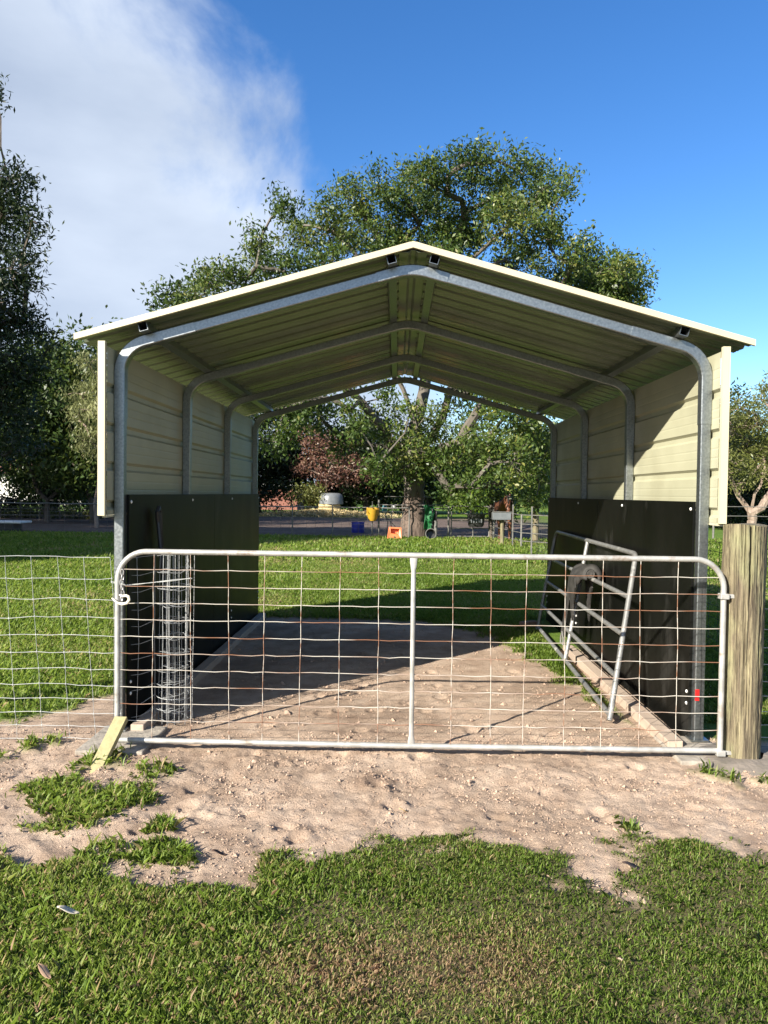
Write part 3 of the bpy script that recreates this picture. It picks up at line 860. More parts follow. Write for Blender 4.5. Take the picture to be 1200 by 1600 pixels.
for i, z in enumerate(hzs):
    xs = sorted([-1.632] + vx + [1.905, .104])
    pts = []
    sag = 0.004 + .004 * (i > 4)
    for a, b in zip(xs[:-1], xs[1:]):
        j = rg.uniform(-.004, .004)
        for t in (0, .33, .66):
            pts.append((a + (b - a) * t, GY - .002 + rg.uniform(-.002, .002), z + .5 * j * (t > 0) - .6 * sag * math.sin(math.pi * t) * rg.uniform(-.4, 1.5) + rg.uniform(-.001, .001)))
    pts.append((1.905, GY, z))
    mb.tube(pts, .0022, 5)
mb.build('wire_grid', M['rust_wire'], gate)
for z in (.955, .035):
    h = MB().box((1.888, GY - .024, z - .016), (1.938, GY + .024, z + .016)).box((1.936, GY - .006, z - .012), (2.0, GY + .006, z + .012)).build('hinge', M['galv_pipe'], gate, bevel=.003)
# latch chain of links hanging from the top corner
lc = MB()
for k in range(6):
    c = Vector((-1.612 + .004 * math.sin(k * 2.1), GY - .012, 1.045 - .031 * k))
    ring = []
    for j in range(12):
        a = 2 * math.pi * j / 12
        l = Vector((.0095 * math.cos(a), 0, .019 * math.sin(a)))
        if k % 2: l = Vector((l.x * .25, l.x * .95, l.z))
        ring.append(c + l)
    lc.tube(ring, .003, 6, closed=True)
lc.build('latch_chain', M['chain'], gate, smooth=True)
hk = [(-1.632, GY - .035, .925), (-1.645, GY - .03, .905), (-1.665, GY - .03, .895), (-1.632, GY - .035, .868), (-1.600, GY - .04, .861), (-1.572, GY - .04, .868), (-1.559, GY - .04, .888), (-1.563, GY - .04, .905), (-1.578, GY - .04, .912), (-1.60, GY - .035, .908), (-1.62, GY - .03, .914)]
hk = [Vector(p) for p in hk[2:]]
hook = MB().tube(hk, [.004, .007, .0085, .0085, .0085, .0085, .008, .007, .005], 8).build('gate_hook', M['rope'], None, smooth=True)
tag(hook, 'small cream hook caught on the left end of the farm gate', 'hook')
tw = MB().tube([(-1.76, GY + .2, .965), (-1.60, GY + .03, .965), (-1.3, GY - .004, 1.00), (-1.205, GY - .012, 1.018), (-1.2, GY + .006, 1.012), (-1.3, GY + .008, 1.005), (-1.6, GY + .04, .96), (-1.76, GY + .2, .958)], .002, 5)
tag(tw.build('tie_wire', M['galv_wire']), 'doubled tie wire slung from left shed post to the farm gate wires', 'wire')

# timber chock leaning on the gate end
bt = Vector((-1.612, 4.295, .185)); bb = Vector((-1.60, 4.02, -.05))
ax = (bt - bb).normalized(); side = Vector((1, 0.10, 0)); side = (side - ax * side.dot(ax)).normalized(); up = ax.cross(side)
mb = MB()
for p, lean in ((bb, -0.055), (bt, 0.008)):
    for a, b in ((-.036, -.022), (.036, -.022), (.036, .022), (-.036, .022)): mb.v.append(tuple(p + side * (a + lean) + up * b))
for f, m_ in (((0, 1, 5, 4), 0), ((1, 2, 6, 5), 0), ((2, 3, 7, 6), 0), ((3, 0, 4, 7), 0), ((3, 2, 1, 0), 1), ((4, 5, 6, 7), 0)): mb.f.append(f); mb.m.append(m_)
tag(mb.build('timber_prop', [M['pine'], M['pine_end']], bevel=.003), 'short sawn pine offcut propped against the left foot of the gate', 'timber prop')

# big round gatepost
gp = thing('gatepost', (2.02, 4.40, 0), 'thick weathered round timber gatepost with a split top holding the gate', 'gatepost')
mb = MB(); n = 110; rows = 40
rg = np.random.default_rng(8)
for i in range(rows + 1):
    z = -.25 + (1.372 + .25) * i / rows
    for j in range(n):
        a = 2 * math.pi * j / n
        r = .117 + .006 * math.sin(3 * a + z * 1.3) + .004 * float(pnoise(np.array([a * 6.0]), np.array([z * 1.5]))[0]) + .003 * rg.normal() * .5
        r += .012 * max(0, .15 - z) - .0075 * max(0, float(fbm(np.array([a * 9.0 + .4 * z]), np.array([z * .9]), 3)[0]) - .10) * 6
        notch = math.exp(-((a - (3 * math.pi / 2 - .10)) / .05) ** 2) * smooth(.75, 1.37, np.array(z))
        r -= .075 * float(notch)
        mb.v.append((2.058 + r * math.cos(a) + .0 * z, 4.40 + r * math.sin(a), z + (.006 * math.sin(2 * a) if i == rows else 0)))
for i in range(rows):
    for j in range(n): mb.f.append((i * n + j, i * n + (j + 1) % n, (i + 1) * n + (j + 1) % n, (i + 1) * n + j)); mb.m.append(0)
c = len(mb.v); mb.v.append((2.058, 4.40, 1.372))
for j in range(n): mb.f.append((rows * n + j, rows * n + (j + 1) % n, c)); mb.m.append(0)
mb.build('log', M['log'], gp, smooth=True)
mb = MB(); n = 36
prof = [(.11, .015), (.19, .014), (.27, .004), (.33, -.012), (.40, -.05)]
for (r, z) in prof:
    for j in range(n):
        a = 2 * math.pi * j / n
        q = r * (1 + .10 * math.sin(2 * a + 1) + .06 * math.sin(5 * a))
        mb.v.append((2.075 + q * 1.0 * math.cos(a), 4.38 + q * .85 * math.sin(a), z + .006 * math.sin(4 * a + r * 20)))
for i in range(len(prof) - 1):
    for j in range(n): mb.f.append((i * n + j, i * n + (j + 1) % n, (i + 1) * n + (j + 1) % n, (i + 1) * n + j)); mb.m.append(0)
mb.build('concrete_collar', M['conc_old'], gp, smooth=True)

# ---------------------------------------------------------------- wire mesh fences beside the shed
def netting(mb, P, levels, vs, r=.0016, seed=0, jz=.006, lean=0.0, ends=None):
    """P(t) -> ground point at distance t; levels: wire heights; vs: distances of the upright wires"""
    rg = random.Random(seed)
    knots = {}
    for i, z in enumerate(levels):
        for j, t in enumerate(vs):
            q = P(t + lean * (levels[0] - z)); knots[i, j] = Vector((q[0] + rg.uniform(-.002, .002), q[1] + rg.uniform(-.004, .004), q[2] + z + rg.uniform(-jz, jz)))
    for i, z in enumerate(levels):
        pts = []
        for j in range(len(vs)):
            pts.append(knots[i, j])
            if j + 1 < len(vs):
                m_ = (knots[i, j] + knots[i, j + 1]) / 2; m_.z += rg.uniform(-.006, .004); m_.y += rg.uniform(-.004, .004); pts.append(m_)
        mb.tube(pts, r * 1.15, 5)
    for j in range(len(vs)):
        mb.tube([knots[i, j] for i in range(len(levels))], r, 4)
        for i in range(1, len(levels) - 1):      # hinge-joint knots
            k = knots[i, j]
            mb.tube([k + Vector((-.004, 0, -.006)), k + Vector((.004, -.003, 0)), k + Vector((-.003, 0, .006))], r * 1.4, 4)
lf = MB()
lv = [1.12, .985, .86, .745, .635, .53, .43, .335, .245, .16, .08, -.0]
netting(lf, lambda t: (-1.742 - t, 4.47 - .00 * t, .012 * t + .0 - .035 * max(0, t - .3)), lv, [0, .165, .325, .49, .65, .81, .97, 1.13, 1.29, 1.45, 1.61], seed=3, lean=-.07)
fenceL = thing('wire_fence', (-2.6, 4.47, 0), 'shiny wire netting fence running left from the front shed post', 'fence')
lf.build('wire_netting', M['galv_wire'], fenceL)
MB().tube([(-3.42, 4.47, -.3), (-3.42, 4.47, 1.25)], .045, 12).build('fence_post', M['log'], fenceL, smooth=True)

# roll of spare netting standing inside the gate
wr = MB(); rgx = random.Random(12)
cx, cy = -1.462, 4.86
turns = 3.2; npt = 64
def spiral(t): # 0..1
    r = .125 - .075 * t; a = -2.6 + t * turns * 2 * math.pi
    return cx + r * math.cos(a), cy + r * math.sin(a)
for i in range(12):
    z = .02 + 1.10 * (i / 11) ** 1.15
    pts = [Vector((-1.715, 4.70, z - .03 + rgx.uniform(-.01, .01))), Vector((-1.64, 4.71, z - .02 + rgx.uniform(-.008, .008)))]
    for k in range(npt):
        x, y = spiral(k / (npt - 1)); pts.append(Vector((x + rgx.uniform(-.003, .003), y + rgx.uniform(-.003, .003), z + rgx.uniform(-.006, .006) + .012 * math.sin(k * .4 + i))))
    wr.tube(pts, .0019, 5)
for k in range(22):
    x, y = spiral(k / 21)
    dx, dy = rgx.uniform(-.012, .012), rgx.uniform(-.01, .01)
    wr.tube([(x + dx * q / 6 + rgx.uniform(-.003, .003), y + dy * q / 6, .0 + 1.13 * q / 6) for q in range(7)], .0019, 5)
wr.tube([(-1.66, 4.7, .0), (-1.645, 4.7, .55), (-1.66, 4.7, 1.1)], .0018, 5)
tag(wr.build('wire_roll', M['roll_wire']), 'roll of wire fence netting standing on end inside the gate against the left wall', 'wire roll')

# fence on the right beyond the shed, running back into the paddock
fr_ = thing('wire_fence', (3.3, 12, 0), 'dark wire mesh paddock fence running back past the right side of the shed', 'fence')
mb = MB()
netting(mb, lambda t: (3.05 + .02 * t, 4.5 + t, 0), [1.1, 1.0, .87, .74, .61, .48, .36, .25, .15, .06], [.22 * k for k in range(0, 60)], r=.0022, seed=7)
mb.build('wire_netting', M['darksteel'], fr_)
for k in range(6):
    y = 4.6 + 3.4 * k
    MB().box((3.05 + .02 * (y - 4.5) - .018, y - .018, -.2), (3.05 + .02 * (y - 4.5) + .018, y + .018, 1.25)).build('fence_post', M['fencepipe'], fr_, bevel=.004)
f2 = thing('wire_fence', (2.6, 4.46, 0), 'short wire netting fence on the right of the thick timber gatepost', 'fence')
mb = MB()
netting(mb, lambda t: (2.185 + t, 4.47, 0), lv, [0.0, .03, .19, .35, .51, .67, .83], seed=9)
mb.build('wire_netting', M['galv_wire'], f2)
MB().box((2.19, 4.49, -.2), (2.226, 4.515, 1.02)).build('steel_picket', M['darksteel'], f2)

# ---------------------------------------------------------------- spare gate panel leaning on the right board, with a saddle over it
gpan = thing('spare_gate', (1.6, 6.6, 0), 'small grey pipe gate panel leaning against the black right hand lining board', 'gate')
def pan(t, s_):  # t along 0 (near) .. 1 (far), s_ up 0..1 : the panel leans outward at its foot
    near = Vector((1.455, 4.98, .015)).lerp(Vector((1.60, 8.30, .02)), t)
    top = Vector((1.795, 5.55, 1.10)).lerp(Vector((1.815, 8.42, 1.12)), t)
    return near.lerp(top, s_)
outer = fillet([pan(0, 0), pan(0, 1), pan(1, 1), pan(1, 0)], [.09, .09], 8)
MB().tube(outer, .0195, 10).tube([pan(0, 0.03), pan(1, 0.03)], .019, 8).build('panel_frame', M['panel_pipe'], gpan, smooth=True)
MB().tube([pan(.50, 0.02), pan(.50, .99)], .019, 10).build('centre_upright', M['panel_pipe'], gpan, smooth=True)
for q in (.245, .49, .72):
    MB().tube([pan(0.004, q), pan(.996, q)], .0185, 10).build('rail', M['panel_pipe'], gpan, smooth=True)

# saddle slung over the second rail
sa = thing('saddle', (1.65, 6.2, .8), 'dusty dark leather saddle slung over the rails of the leaning gate panel', 'saddle')
c = pan(.43, .70) ; d = (pan(1, .73) - pan(0, .73)).normalized(); side = Vector((-1, .05, 0)); upv = Vector((0, 0, 1))
def sw(a, b, h): return c + d * a * .76 + side * b * .8 + upv * h * .82
mb = MB(); nu, nv = 16, 16
for i in range(nu + 1):
    a = -.30 + .62 * i / nu
    prof_h = .05 + .07 * ((a / .3) ** 2) + (.05 if a < -.2 else 0)
    wdt = .15 + .03 * math.cos(a * 6)
    ends = math.sqrt(max(0, 1 - (abs(a - .01) / .335) ** 4))
    for j in range(nv + 1):
        th = -math.pi * .62 + 1.24 * math.pi * j / nv
        mb.v.append(tuple(sw(a, wdt * ends * math.sin(th) * .85, prof_h * ends + .13 * ends * (math.cos(th) - .35) - .02)))
for i in range(nu):
    for j in range(nv): mb.f.append((i * (nv + 1) + j, i * (nv + 1) + j + 1, (i + 1) * (nv + 1) + j + 1, (i + 1) * (nv + 1) + j)); mb.m.append(0)
mb.build('seat', M['leather'], sa, smooth=True, solid=.02)
for b0 in (.155, -.03):
    mb = MB()
    ol = [(-.14, .02), (.17, .02), (.20, -.06), (.16, -.16), (.11, -.28), (.07, -.42), (.03, -.47), (-.01, -.40), (-.02, -.28), (-.08, -.16), (-.15, -.08)]
    for (a, h) in ol: mb.v.append(tuple(sw(a, b0 + .03 * h, h)))
    mb.f.append(tuple(range(len(ol)))); mb.m.append(0)
    mb.build('flap', M['leather'], sa, solid=.012)
for a0, ln in ((.16, .66), (.22, .62)):
    pts = [sw(a0 + .22 * (t / 8) ** 1.2, .145 + .03 * (t / 8), -.05 - ln * t / 8) for t in range(9)]
    mb = MB()
    for p in pts:
        for e in (-.03, .03): mb.v.append(tuple(p + d * e))
    for i in range(8): mb.f.append((2 * i, 2 * i + 1, 2 * i + 3, 2 * i + 2)); mb.m.append(0)
    st = mb.build('stirrup_leather', M['leather'], sa, solid=.008)
pst = sw(.40, .18, -.72)
MB().tube([pst + Vector((0, -.055, -.06)), pst + Vector((0, -.05, 0)), pst + Vector((0, 0, .05)), pst + Vector((0, .05, 0)), pst + Vector((0, .055, -.06))], .008, 8, closed=True).build('stirrup', M['chain'], sa, smooth=True)
mb = MB()
cc = sw(-.30, .03, .09)
MB().lathe([(0, .008), (.02, .008), (.023, .003), (.034, .003), (.038, .009), (.044, .005), (.044, -.02)], (0, 0, 0), 18, mtx=Matrix.Translation(cc) @ Matrix.Rotation(math.pi / 2, 4, 'X')).build('pommel_cap', M['leather'], sa, smooth=True)

tag(MB().box((-.11, -.05, 0), (.11, .05, .07), mtx=Matrix.Translation((1.55, 8.55, .0)) @ Matrix.Rotation(.5, 4, 'Z')).build('clay_block', M['brick'], bevel=.008), 'small reddish brown block on the grass at the far foot of the panel', 'block')
# long dark tool leaning on the left board
tl = thing('long_handled_tool', (-1.5, 5.0, 0), 'dark long handled tool leaning on the left lining board behind the wire roll', 'tool')
tp = Vector((-1.655, 5.10, 1.33)); bp = Vector((-1.50, 5.02, .0))
MB().tube([bp.lerp(tp, k / 6) for k in range(7)], .015, 8).build('handle', M['blackplastic'], tl, smooth=True)
MB().tube([tp + Vector((.0, -.0, -.02)), tp + Vector((.005, -.03, .05)), tp + Vector((.005, 0, .08)), tp + Vector((0, .05, .05)), tp + Vector((0.0, .08, -.22))], .016, 8).build('grip', M['blackplastic'], tl, smooth=True)
mb = MB(); 
for (x, z) in ((-.09, .0), (-.10, .18), (-.05, .27), (.05, .27), (.10, .18), (.09, .0)): mb.v.append(tuple(bp + Vector((.0 + .12 * z, x, z))))
mb.f.append(tuple(range(6))); mb.m.append(0)
mb.build('blade', M['darksteel'], tl, solid=.006)

# ---------------------------------------------------------------- paddock things behind the shed
# yard fence with pipe rails
yf = thing('yard_fence', (-3, 25.3, 0), 'pipe topped wire yard fence on far edge of the back lawn', 'fence')
FYd = 25.4
def fx(u, Y=FYd): return (u - 620) * Y / FPX
for u in (200, 328, 396, 457, 520, 582, 640):
    MB().tube([(fx(u), FYd, -.2), (fx(u), FYd, 1.12 if u != 582 else 1.25)], .022, 8).build('fence_post', M['fencepipe'], yf, smooth=True)
MB().tube([(fx(u) , FYd, 1.03 + .012 * math.sin(u * .11)) for u in range(-80, 650, 30)], .02, 8).build('top_rail', M['fencepipe'], yf, smooth=True)
mb = MB()
netting(mb, lambda t: (fx(-80) + t, FYd, 0), [.9, .75, .6, .45, .3, .15, .04], [.3 * k for k in range(54)], r=.0035, seed=2, jz=.01)
mb.build('wire_netting', M['fencepipe'], yf)
y2 = thing('yard_fence', (1.3, 25.6, 0), 'two rail pipe fence behind the big tree trunk joining the yard gate', 'fence')
for z in (1.02, 1.13): MB().tube([(fx(u), 25.62, z + .006 * math.sin(u)) for u in range(590, 705, 16)], .02, 8).build('rail', M['fencepipe'], y2, smooth=True)
MB().tube([(fx(u), 25.62, 1.42) for u in range(600, 860, 20)], .012, 6).build('top_wire', M['fencepipe'], y2, smooth=True)
for u in (592, 702): MB().tube([(fx(u), 25.62, -.2), (fx(u), 25.62, 1.3)], .035, 8).build('fence_post', M['fencepipe'], y2, smooth=True)
yg = thing('yard_gate', (2.5, 25.6, 0), 'rusty pipe yard gate with a black tub hung on it right of the big tree', 'gate')
a, b = fx(706), fx(765)
MB().tube(fillet([(a, 25.5, .08), (a, 25.5, 1.12), (b, 25.5, 1.12), (b, 25.5, .08), (a, 25.5, .08)], [.06, .06, .04], 4), .022, 8).build('gate_frame', M['fencepipe'], yg, smooth=True)
for z in (.36, .62, .86): MB().tube([(a, 25.5, z), (b, 25.5, z)], .016, 8).build('rail', M['fencepipe'], yg, smooth=True)
MB().tube([((a + b) / 2 + .1, 25.5, .1), ((a + b) / 2 + .1, 25.5, 1.1)], .016, 8).build('centre_upright', M['fencepipe'], yg, smooth=True)
MB().tube([(b + .07, 25.5, -.3), (b + .07, 25.5, 1.2)], .06, 10).build('gate_post', M['bark_dark'], yg, smooth=True)
y3 = thing('yard_fence', (4.5, 24.2, 0), 'low wire fence with wooden posts behind the hanging leaves right of the yard gate', 'fence')
for (u, Yp, h, r) in ((785, 22.4, .78, .06), (815, 21.6, .95, .03), (837, 24.0, 1.2, .11), (772, 25.4, 1.1, .04)):
    MB().tube([((u - 620) * Yp / FPX, Yp, -.2), ((u - 620) * Yp / FPX, Yp, h)], [r * 1.05, r * .95], 10).build('fence_post', M['log'] if r > .05 else M['fencepipe'], y3, smooth=True)
for z in (1.0, .72, .45, .2): MB().tube([(fx(766), 25.4, z), ((815 - 620) * 21.6 / FPX, 21.6, z * .95), ((862 - 620) * 20.8 / FPX, 20.8, z * .95)], .012, 6).build('fence_wire', M['fencepipe'], y3)
# tub hanging on the yard gate
mb = MB()
c = Vector(((744 - 620) * 25.3 / FPX, 25.28, .84))
mb.lathe([(0, -.42), (.22, -.42), (.27, -.36), (.30, -.05), (.325, 0), (.31, 0), (.285, -.06), (.25, -.35), (0, -.37)], c, 20, sy=.55)
tub = thing('feed_tub', c, 'black slotted feed tub hanging on the yard gate', 'tub')
mb.build('tub_body', M['blackplastic'], tub, smooth=True)
for k in range(5): MB().box((c.x - .2 + .085 * k, c.y - .185, c.z - .27), (c.x - .155 + .085 * k, c.y - .165, c.z - .15)).build('slot', M['greyplastic'], tub)
MB().tube([c + Vector((-.25, .03, 0)), c + Vector((-.23, .1, .28)), c + Vector((.20, .1, .28)), c + Vector((.22, .03, 0))], .012, 6).build('strap', M['blackplastic'], tub)

# round bale under a cover, with straw spilt round it
bl = thing('hay_bale', (-4.4, 48.5, 0), 'round straw bale under a grey cap beside the reddish shrub', 'hay bale')
mb = MB(); n = 28
for i, (z, r) in enumerate(((-.1, .74), (.1, .76), (.3, .73), (.5, .74), (.75, .70), (.82, .68))):
    for j in range(n):
        a = 2 * math.pi * j / n; q = r * (1 + .05 * math.sin(5 * a + i) + .03 * math.sin(11 * a + 2 * i))
        mb.v.append((-4.4 + q * math.cos(a), 48.5 + q * math.sin(a), z))
for i in range(5):
    for j in range(n): mb.f.append((i * n + j, i * n + (j + 1) % n, (i + 1) * n + (j + 1) % n, (i + 1) * n + j)); mb.m.append(0)
mb.build('straw_body', M['straw'], bl, smooth=True)
MB().lathe([(.80, .78), (.79, .95), (.77, 1.25), (.70, 1.42), (.55, 1.50), (0, 1.52)], (-4.3, 48.5, 0), 28).build('cover', M['greyplastic'], bl, smooth=True)
rgs = np.random.default_rng(3)
ns = 5000
ang = rgs.uniform(0, 2 * math.pi, ns); rr = np.abs(rgs.normal(size=ns)) * 1.0
cen = np.stack([-4.6 + np.cos(ang) * (rr * 2.6 + .4), 47.9 + np.sin(ang) * (rr * 1.0 + .3), np.maximum(.02, .35 - .16 * rr + rgs.normal(size=ns) * .03)], 1)
V = leaf_polys(rgs, cen, .30, 0, .16, 2.0)
V[:, :, 2] = np.maximum(V[:, :, 2], .0)
so = quads_object('spilt_straw', V, rgs.random(ns), M['straw'])
tag(so, 'loose yellow straw scattered on the yard round the bale', 'straw', kind='stuff')
# drum, feeders
p = Vector((-1.48, 28.4, 0))
dr = thing('plastic_drum', p, 'cut down blue plastic drum standing on the dirt yard', 'drum')
MB().lathe([(0, .02), (.235, .0), (.245, .02), (.245, .16), (.255, .17), (.255, .19), (.245, .2), (.247, .38), (.258, .39), (.258, .41), (.235, .41), (.232, .2), (0, .05)], p, 24).build('drum_body', M['blue'], dr, smooth=True)
p = Vector((fx(583), FYd - .06, .98))
yb = thing('feed_bin', p, 'yellow corner feed bin hooked on the yard fence post', 'feed bin')
mb = MB(); n = 16
rim = [(-.2, 0)] + [(.2 * math.cos(math.pi + math.pi * j / 12), .24 * math.sin(math.pi + math.pi * j / 12)) for j in range(13)] + [(.2, 0)]
k = len(rim)
for (s_, z) in ((.55, -.40), (.82, -.30), (1.0, -.05), (1.06, 0), (.94, 0), (.88, -.06), (.66, -.26), (.3, -.32)):
    for (x, y) in rim: mb.v.append((p.x + x * s_, p.y + y * s_, p.z + z))
for i in range(7):
    for j in range(k): mb.f.append((i * k + j, i * k + (j + 1) % k, (i + 1) * k + (j + 1) % k, (i + 1) * k + j)); mb.m.append(0)
mb.f.append(tuple(range(7 * k, 8 * k))); mb.m.append(0)
mb.f.append(tuple(reversed(range(k)))); mb.m.append(0)
mb.build('bin_body', M['yellow'], yb, smooth=True)
MB().box((p.x - .215, p.y - .005, p.z - .22), (p.x + .215, p.y + .02, p.z + .06)).build('back_plate', M['yellow'], yb, bevel=.01)
p = Vector((-.06, 24.5, 0))
ob = thing('feed_bin', p, 'orange plastic feed bin tipped up on the grass left of the tree trunk', 'feed bin')
mb = MB()
o1 = [(-.25, 0), (.25, 0), (.23, .40), (-.19, .42)]; i1 = [(-.12, .21), (.13, .17), (.17, .35), (-.13, .36)]
yo = {0: -.06, 1: -.06, 2: .10, 3: .10}
for k in range(4): mb.v.append((p.x + o1[k][0], p.y + yo[k] - .05, o1[k][1]))
for k in range(4): mb.v.append((p.x + i1[k][0], p.y - .03 + .16 * i1[k][1], i1[k][1]))
for k in range(4): mb.v.append((p.x + i1[k][0] * .8, p.y + .17 + .1 * i1[k][1], i1[k][1] * .9 + .02))
for k in range(4): mb.v.append((p.x + o1[k][0] * .85, p.y + .27, o1[k][1] * .9))
for k in range(4):
    l = (k + 1) % 4
    mb.f += [(k, l, 4 + l, 4 + k), (4 + k, 4 + l, 8 + l, 8 + k), (l, k, 12 + k, 12 + l)]; mb.m += [0, 0, 0]
mb.f += [(8, 9, 10, 11), (15, 14, 13, 12)]; mb.m += [0, 0]
mb.build('bin_body', M['orange'], ob, bevel=.012)
MB().lathe([(0, .012), (.028, .01), (.03, 0)], (0, 0, 0), 12, mtx=Matrix.Translation((p.x + .0, p.y - .085, .09)) @ Matrix.Rotation(math.pi / 2, 4, 'X')).build('drain_plug', M['darksteel'], ob, smooth=True)

# green rug and bits hung beside the trunk
p = Vector((1.10, 25.45, 0))
rug = thing('horse_rug', p, 'crumpled green horse rug hung over the fence right beside the tree trunk', 'horse rug')
mb = MB(); nu, nv = 12, 16
for i in range(nu + 1):
    for j in range(nv + 1):
        u_ = i / nu; v_ = j / nv
        x = (u_ - .5) * .34 * (1 - .25 * v_) + .03 * math.sin(v_ * 5)
        y = -.10 - .05 * math.sin(u_ * 6 + v_ * 3 + 1.5 * math.sin(v_ * 4)) - .10 * math.sin(v_ * math.pi) - .03 * math.sin(v_ * 11 + u_ * 4)
        mb.v.append((p.x + x, p.y + y, 1.12 - .82 * v_ + .03 * math.sin(u_ * 6)))
for i in range(nu):
    for j in range(nv): mb.f.append((i * (nv + 1) + j, i * (nv + 1) + j + 1, (i + 1) * (nv + 1) + j + 1, (i + 1) * (nv + 1) + j)); mb.m.append(0)
mb.build('rug_fabric', M['greenfab'], rug, smooth=True, solid=.015)
mb = MB()
for i in range(9):
    for j in range(9):
        u_ = i / 8; v_ = j / 8
        mb.v.append((p.x + .10 + .20 * u_ * (1 - .3 * v_), p.y - .16 - .06 * math.sin(u_ * 9), 1.05 - .85 * v_ - .12 * u_))
for i in range(8):
    for j in range(8): mb.f.append((i * 9 + j, i * 9 + j + 1, (i + 1) * 9 + j + 1, (i + 1) * 9 + j)); mb.m.append(0)
mb.build('rug_lining', M['blackplastic'], rug, smooth=True, solid=.015)
p = Vector((1.15, 24.6, .20))
sk = thing('bucket', p, 'black bucket with a pale rim tipped on its side at the foot of the tree', 'bucket')
mt_ = Matrix.Translation(p) @ Matrix.Rotation(rad(78), 4, 'X') @ Matrix.Rotation(.3, 4, 'Z')
MB().lathe([(0, -.24), (.13, -.24), (.17, .0), (.16, .0), (.12, -.22), (0, -.22)], (0, 0, 0), 20, mtx=mt_).build('bucket_body', M['blackplastic'], sk, smooth=True)
MB().tube([mt_ @ Vector((.172 * math.cos(a * math.pi / 10), .172 * math.sin(a * math.pi / 10), 0)) for a in range(20)], .014, 6, closed=True).build('rim', M['fencepipe'], sk, smooth=True)
tag(MB().tube([(1.34, 25.2, -.1), (1.34, 25.2, .62)], .06, 10).build('short_post', M['fencepipe'], smooth=True), 'short grey post standing just right of the hung green rug', 'post')
p = Vector((-.22, 25.9, 0))
hs = thing('tap_stand', p, 'thin legged stand with a teal and white head by the fence left of the trunk', 'stand')
MB().tube([p + Vector((-.15, 0, -.1)), p + Vector((-.08, 0, .5)), p + Vector((-.2, 0, .95))], .018, 6).tube([p + Vector((.12, 0, -.1)), p + Vector((.02, 0, .5)), p + Vector((.1, 0, 1.05))], .018, 6).tube([p + Vector((-.2, 0, .75)), p + Vector((.2, 0, .35))], .014, 6).build('legs', M['fencepipe'], hs)
MB().lathe([(0, .85), (.08, .87), (.10, 1.0), (.06, 1.1), (0, 1.12)], p + Vector((-.2, 0, 0)), 12).build('tap_head', M['teal'], hs, smooth=True)
MB().lathe([(0, 1.0), (.07, 1.02), (.08, 1.09), (0, 1.14)], p + Vector((.12, 0, 0)), 12).build('cap', M['white'], hs, smooth=True)
# grey feeder box on the wooden post
p = Vector(((783 - 620) * 22.4 / FPX, 22.35, .78))
fb = thing('feeder_box', p, 'grey open feeder box on top of a wooden post in front of the horse', 'feeder box')
mb = MB()
mb.box((p.x - .27, p.y - .16, p.z), (p.x + .27, p.y + .16, p.z + .02)).box((p.x - .27, p.y - .16, p.z + .02), (p.x + .27, p.y - .14, p.z + .22)).box((p.x - .27, p.y + .14, p.z + .02), (p.x + .27, p.y + .16, p.z + .22)).box((p.x - .27, p.y - .14, p.z + .02), (p.x - .25, p.y + .14, p.z + .22)).box((p.x + .25, p.y - .14, p.z + .02), (p.x + .27, p.y + .14, p.z + .22))
mb.build('box_body', M['greyplastic'], fb, bevel=.006)
MB().box((p.x - .29, p.y - .18, p.z + .222), (p.x + .29, p.y - .14, p.z + .245)).build('lip', M['fencepipe'], fb, bevel=.004)

# bay horse facing the camera behind the feeder, head lowered
def skin_body(name, joints, edges, m, parent, sub=2, root=0):
    me = bpy.data.meshes.new(name)
    me.from_pydata([j[:3] for j in joints], edges, [])
    o = bpy.data.objects.new(name, me); C.objects.link(o)
    o.modifiers.new('skin', 'SKIN')
    sv = me.skin_vertices.new(name='') if not me.skin_vertices else me.skin_vertices[0]
    for k, j in enumerate(joints):
        r = j[3]; sv.data[k].radius = r if isinstance(r, tuple) else (r, r)
        sv.data[k].use_root = (k == root)
    o.modifiers['skin'].use_smooth_shade = True
    md = o.modifiers.new('sub', 'SUBSURF'); md.levels = sub; md.render_levels = sub
    me.materials.append(m)
    o.parent = parent; o.matrix_parent_inverse = Matrix.Translation(-parent.location)
    return o
hx, hy = (789 - 620) * 24.6 / FPX, 24.6
hr = thing('horse', (hx, hy, 0), 'bay horse facing us behind the feeder box, half hidden by hanging leaves', 'horse')
def HP(x, y, z, r): return (hx + x, hy + y, z, r)   # y positive is away from the viewer
J = [HP(0, .75, 1.02, .29), HP(0, .25, 1.05, .30), HP(0, 1.2, 1.10, .28), HP(0, 1.48, 1.05, .20), HP(0, -.05, 1.12, .24), HP(-.01, -.35, 1.30, .155), HP(-.02, -.62, 1.36, .12),
     HP(-.03, -.78, 1.22, .10), HP(-.03, -.90, 1.02, .075), HP(-.03, -.96, .88, .062),
     HP(-.16, .02, .92, .12), HP(-.17, .0, .55, .065), HP(-.17, .0, .47, .062), HP(-.17, .02, .14, .042), HP(-.17, -.03, .03, .058),
     HP(.16, .02, .92, .12), HP(.17, .0, .55, .065), HP(.17, .0, .47, .062), HP(.17, .02, .14, .042), HP(.17, -.03, .03, .058),
     HP(-.17, 1.38, .85, .15), HP(-.18, 1.30, .66, .085), HP(-.18, 1.52, .48, .058), HP(-.18, 1.46, .14, .042), HP(-.18, 1.42, .03, .056),
     HP(.17, 1.38, .85, .15), HP(.18, 1.30, .66, .085), HP(.18, 1.52, .48, .058), HP(.18, 1.46, .14, .042), HP(.18, 1.42, .03, .056),
     HP(-.09, -.62, 1.50, .028), HP(-.10, -.63, 1.57, .012), HP(.05, -.62, 1.50, .028), HP(.06, -.63, 1.57, .012)]
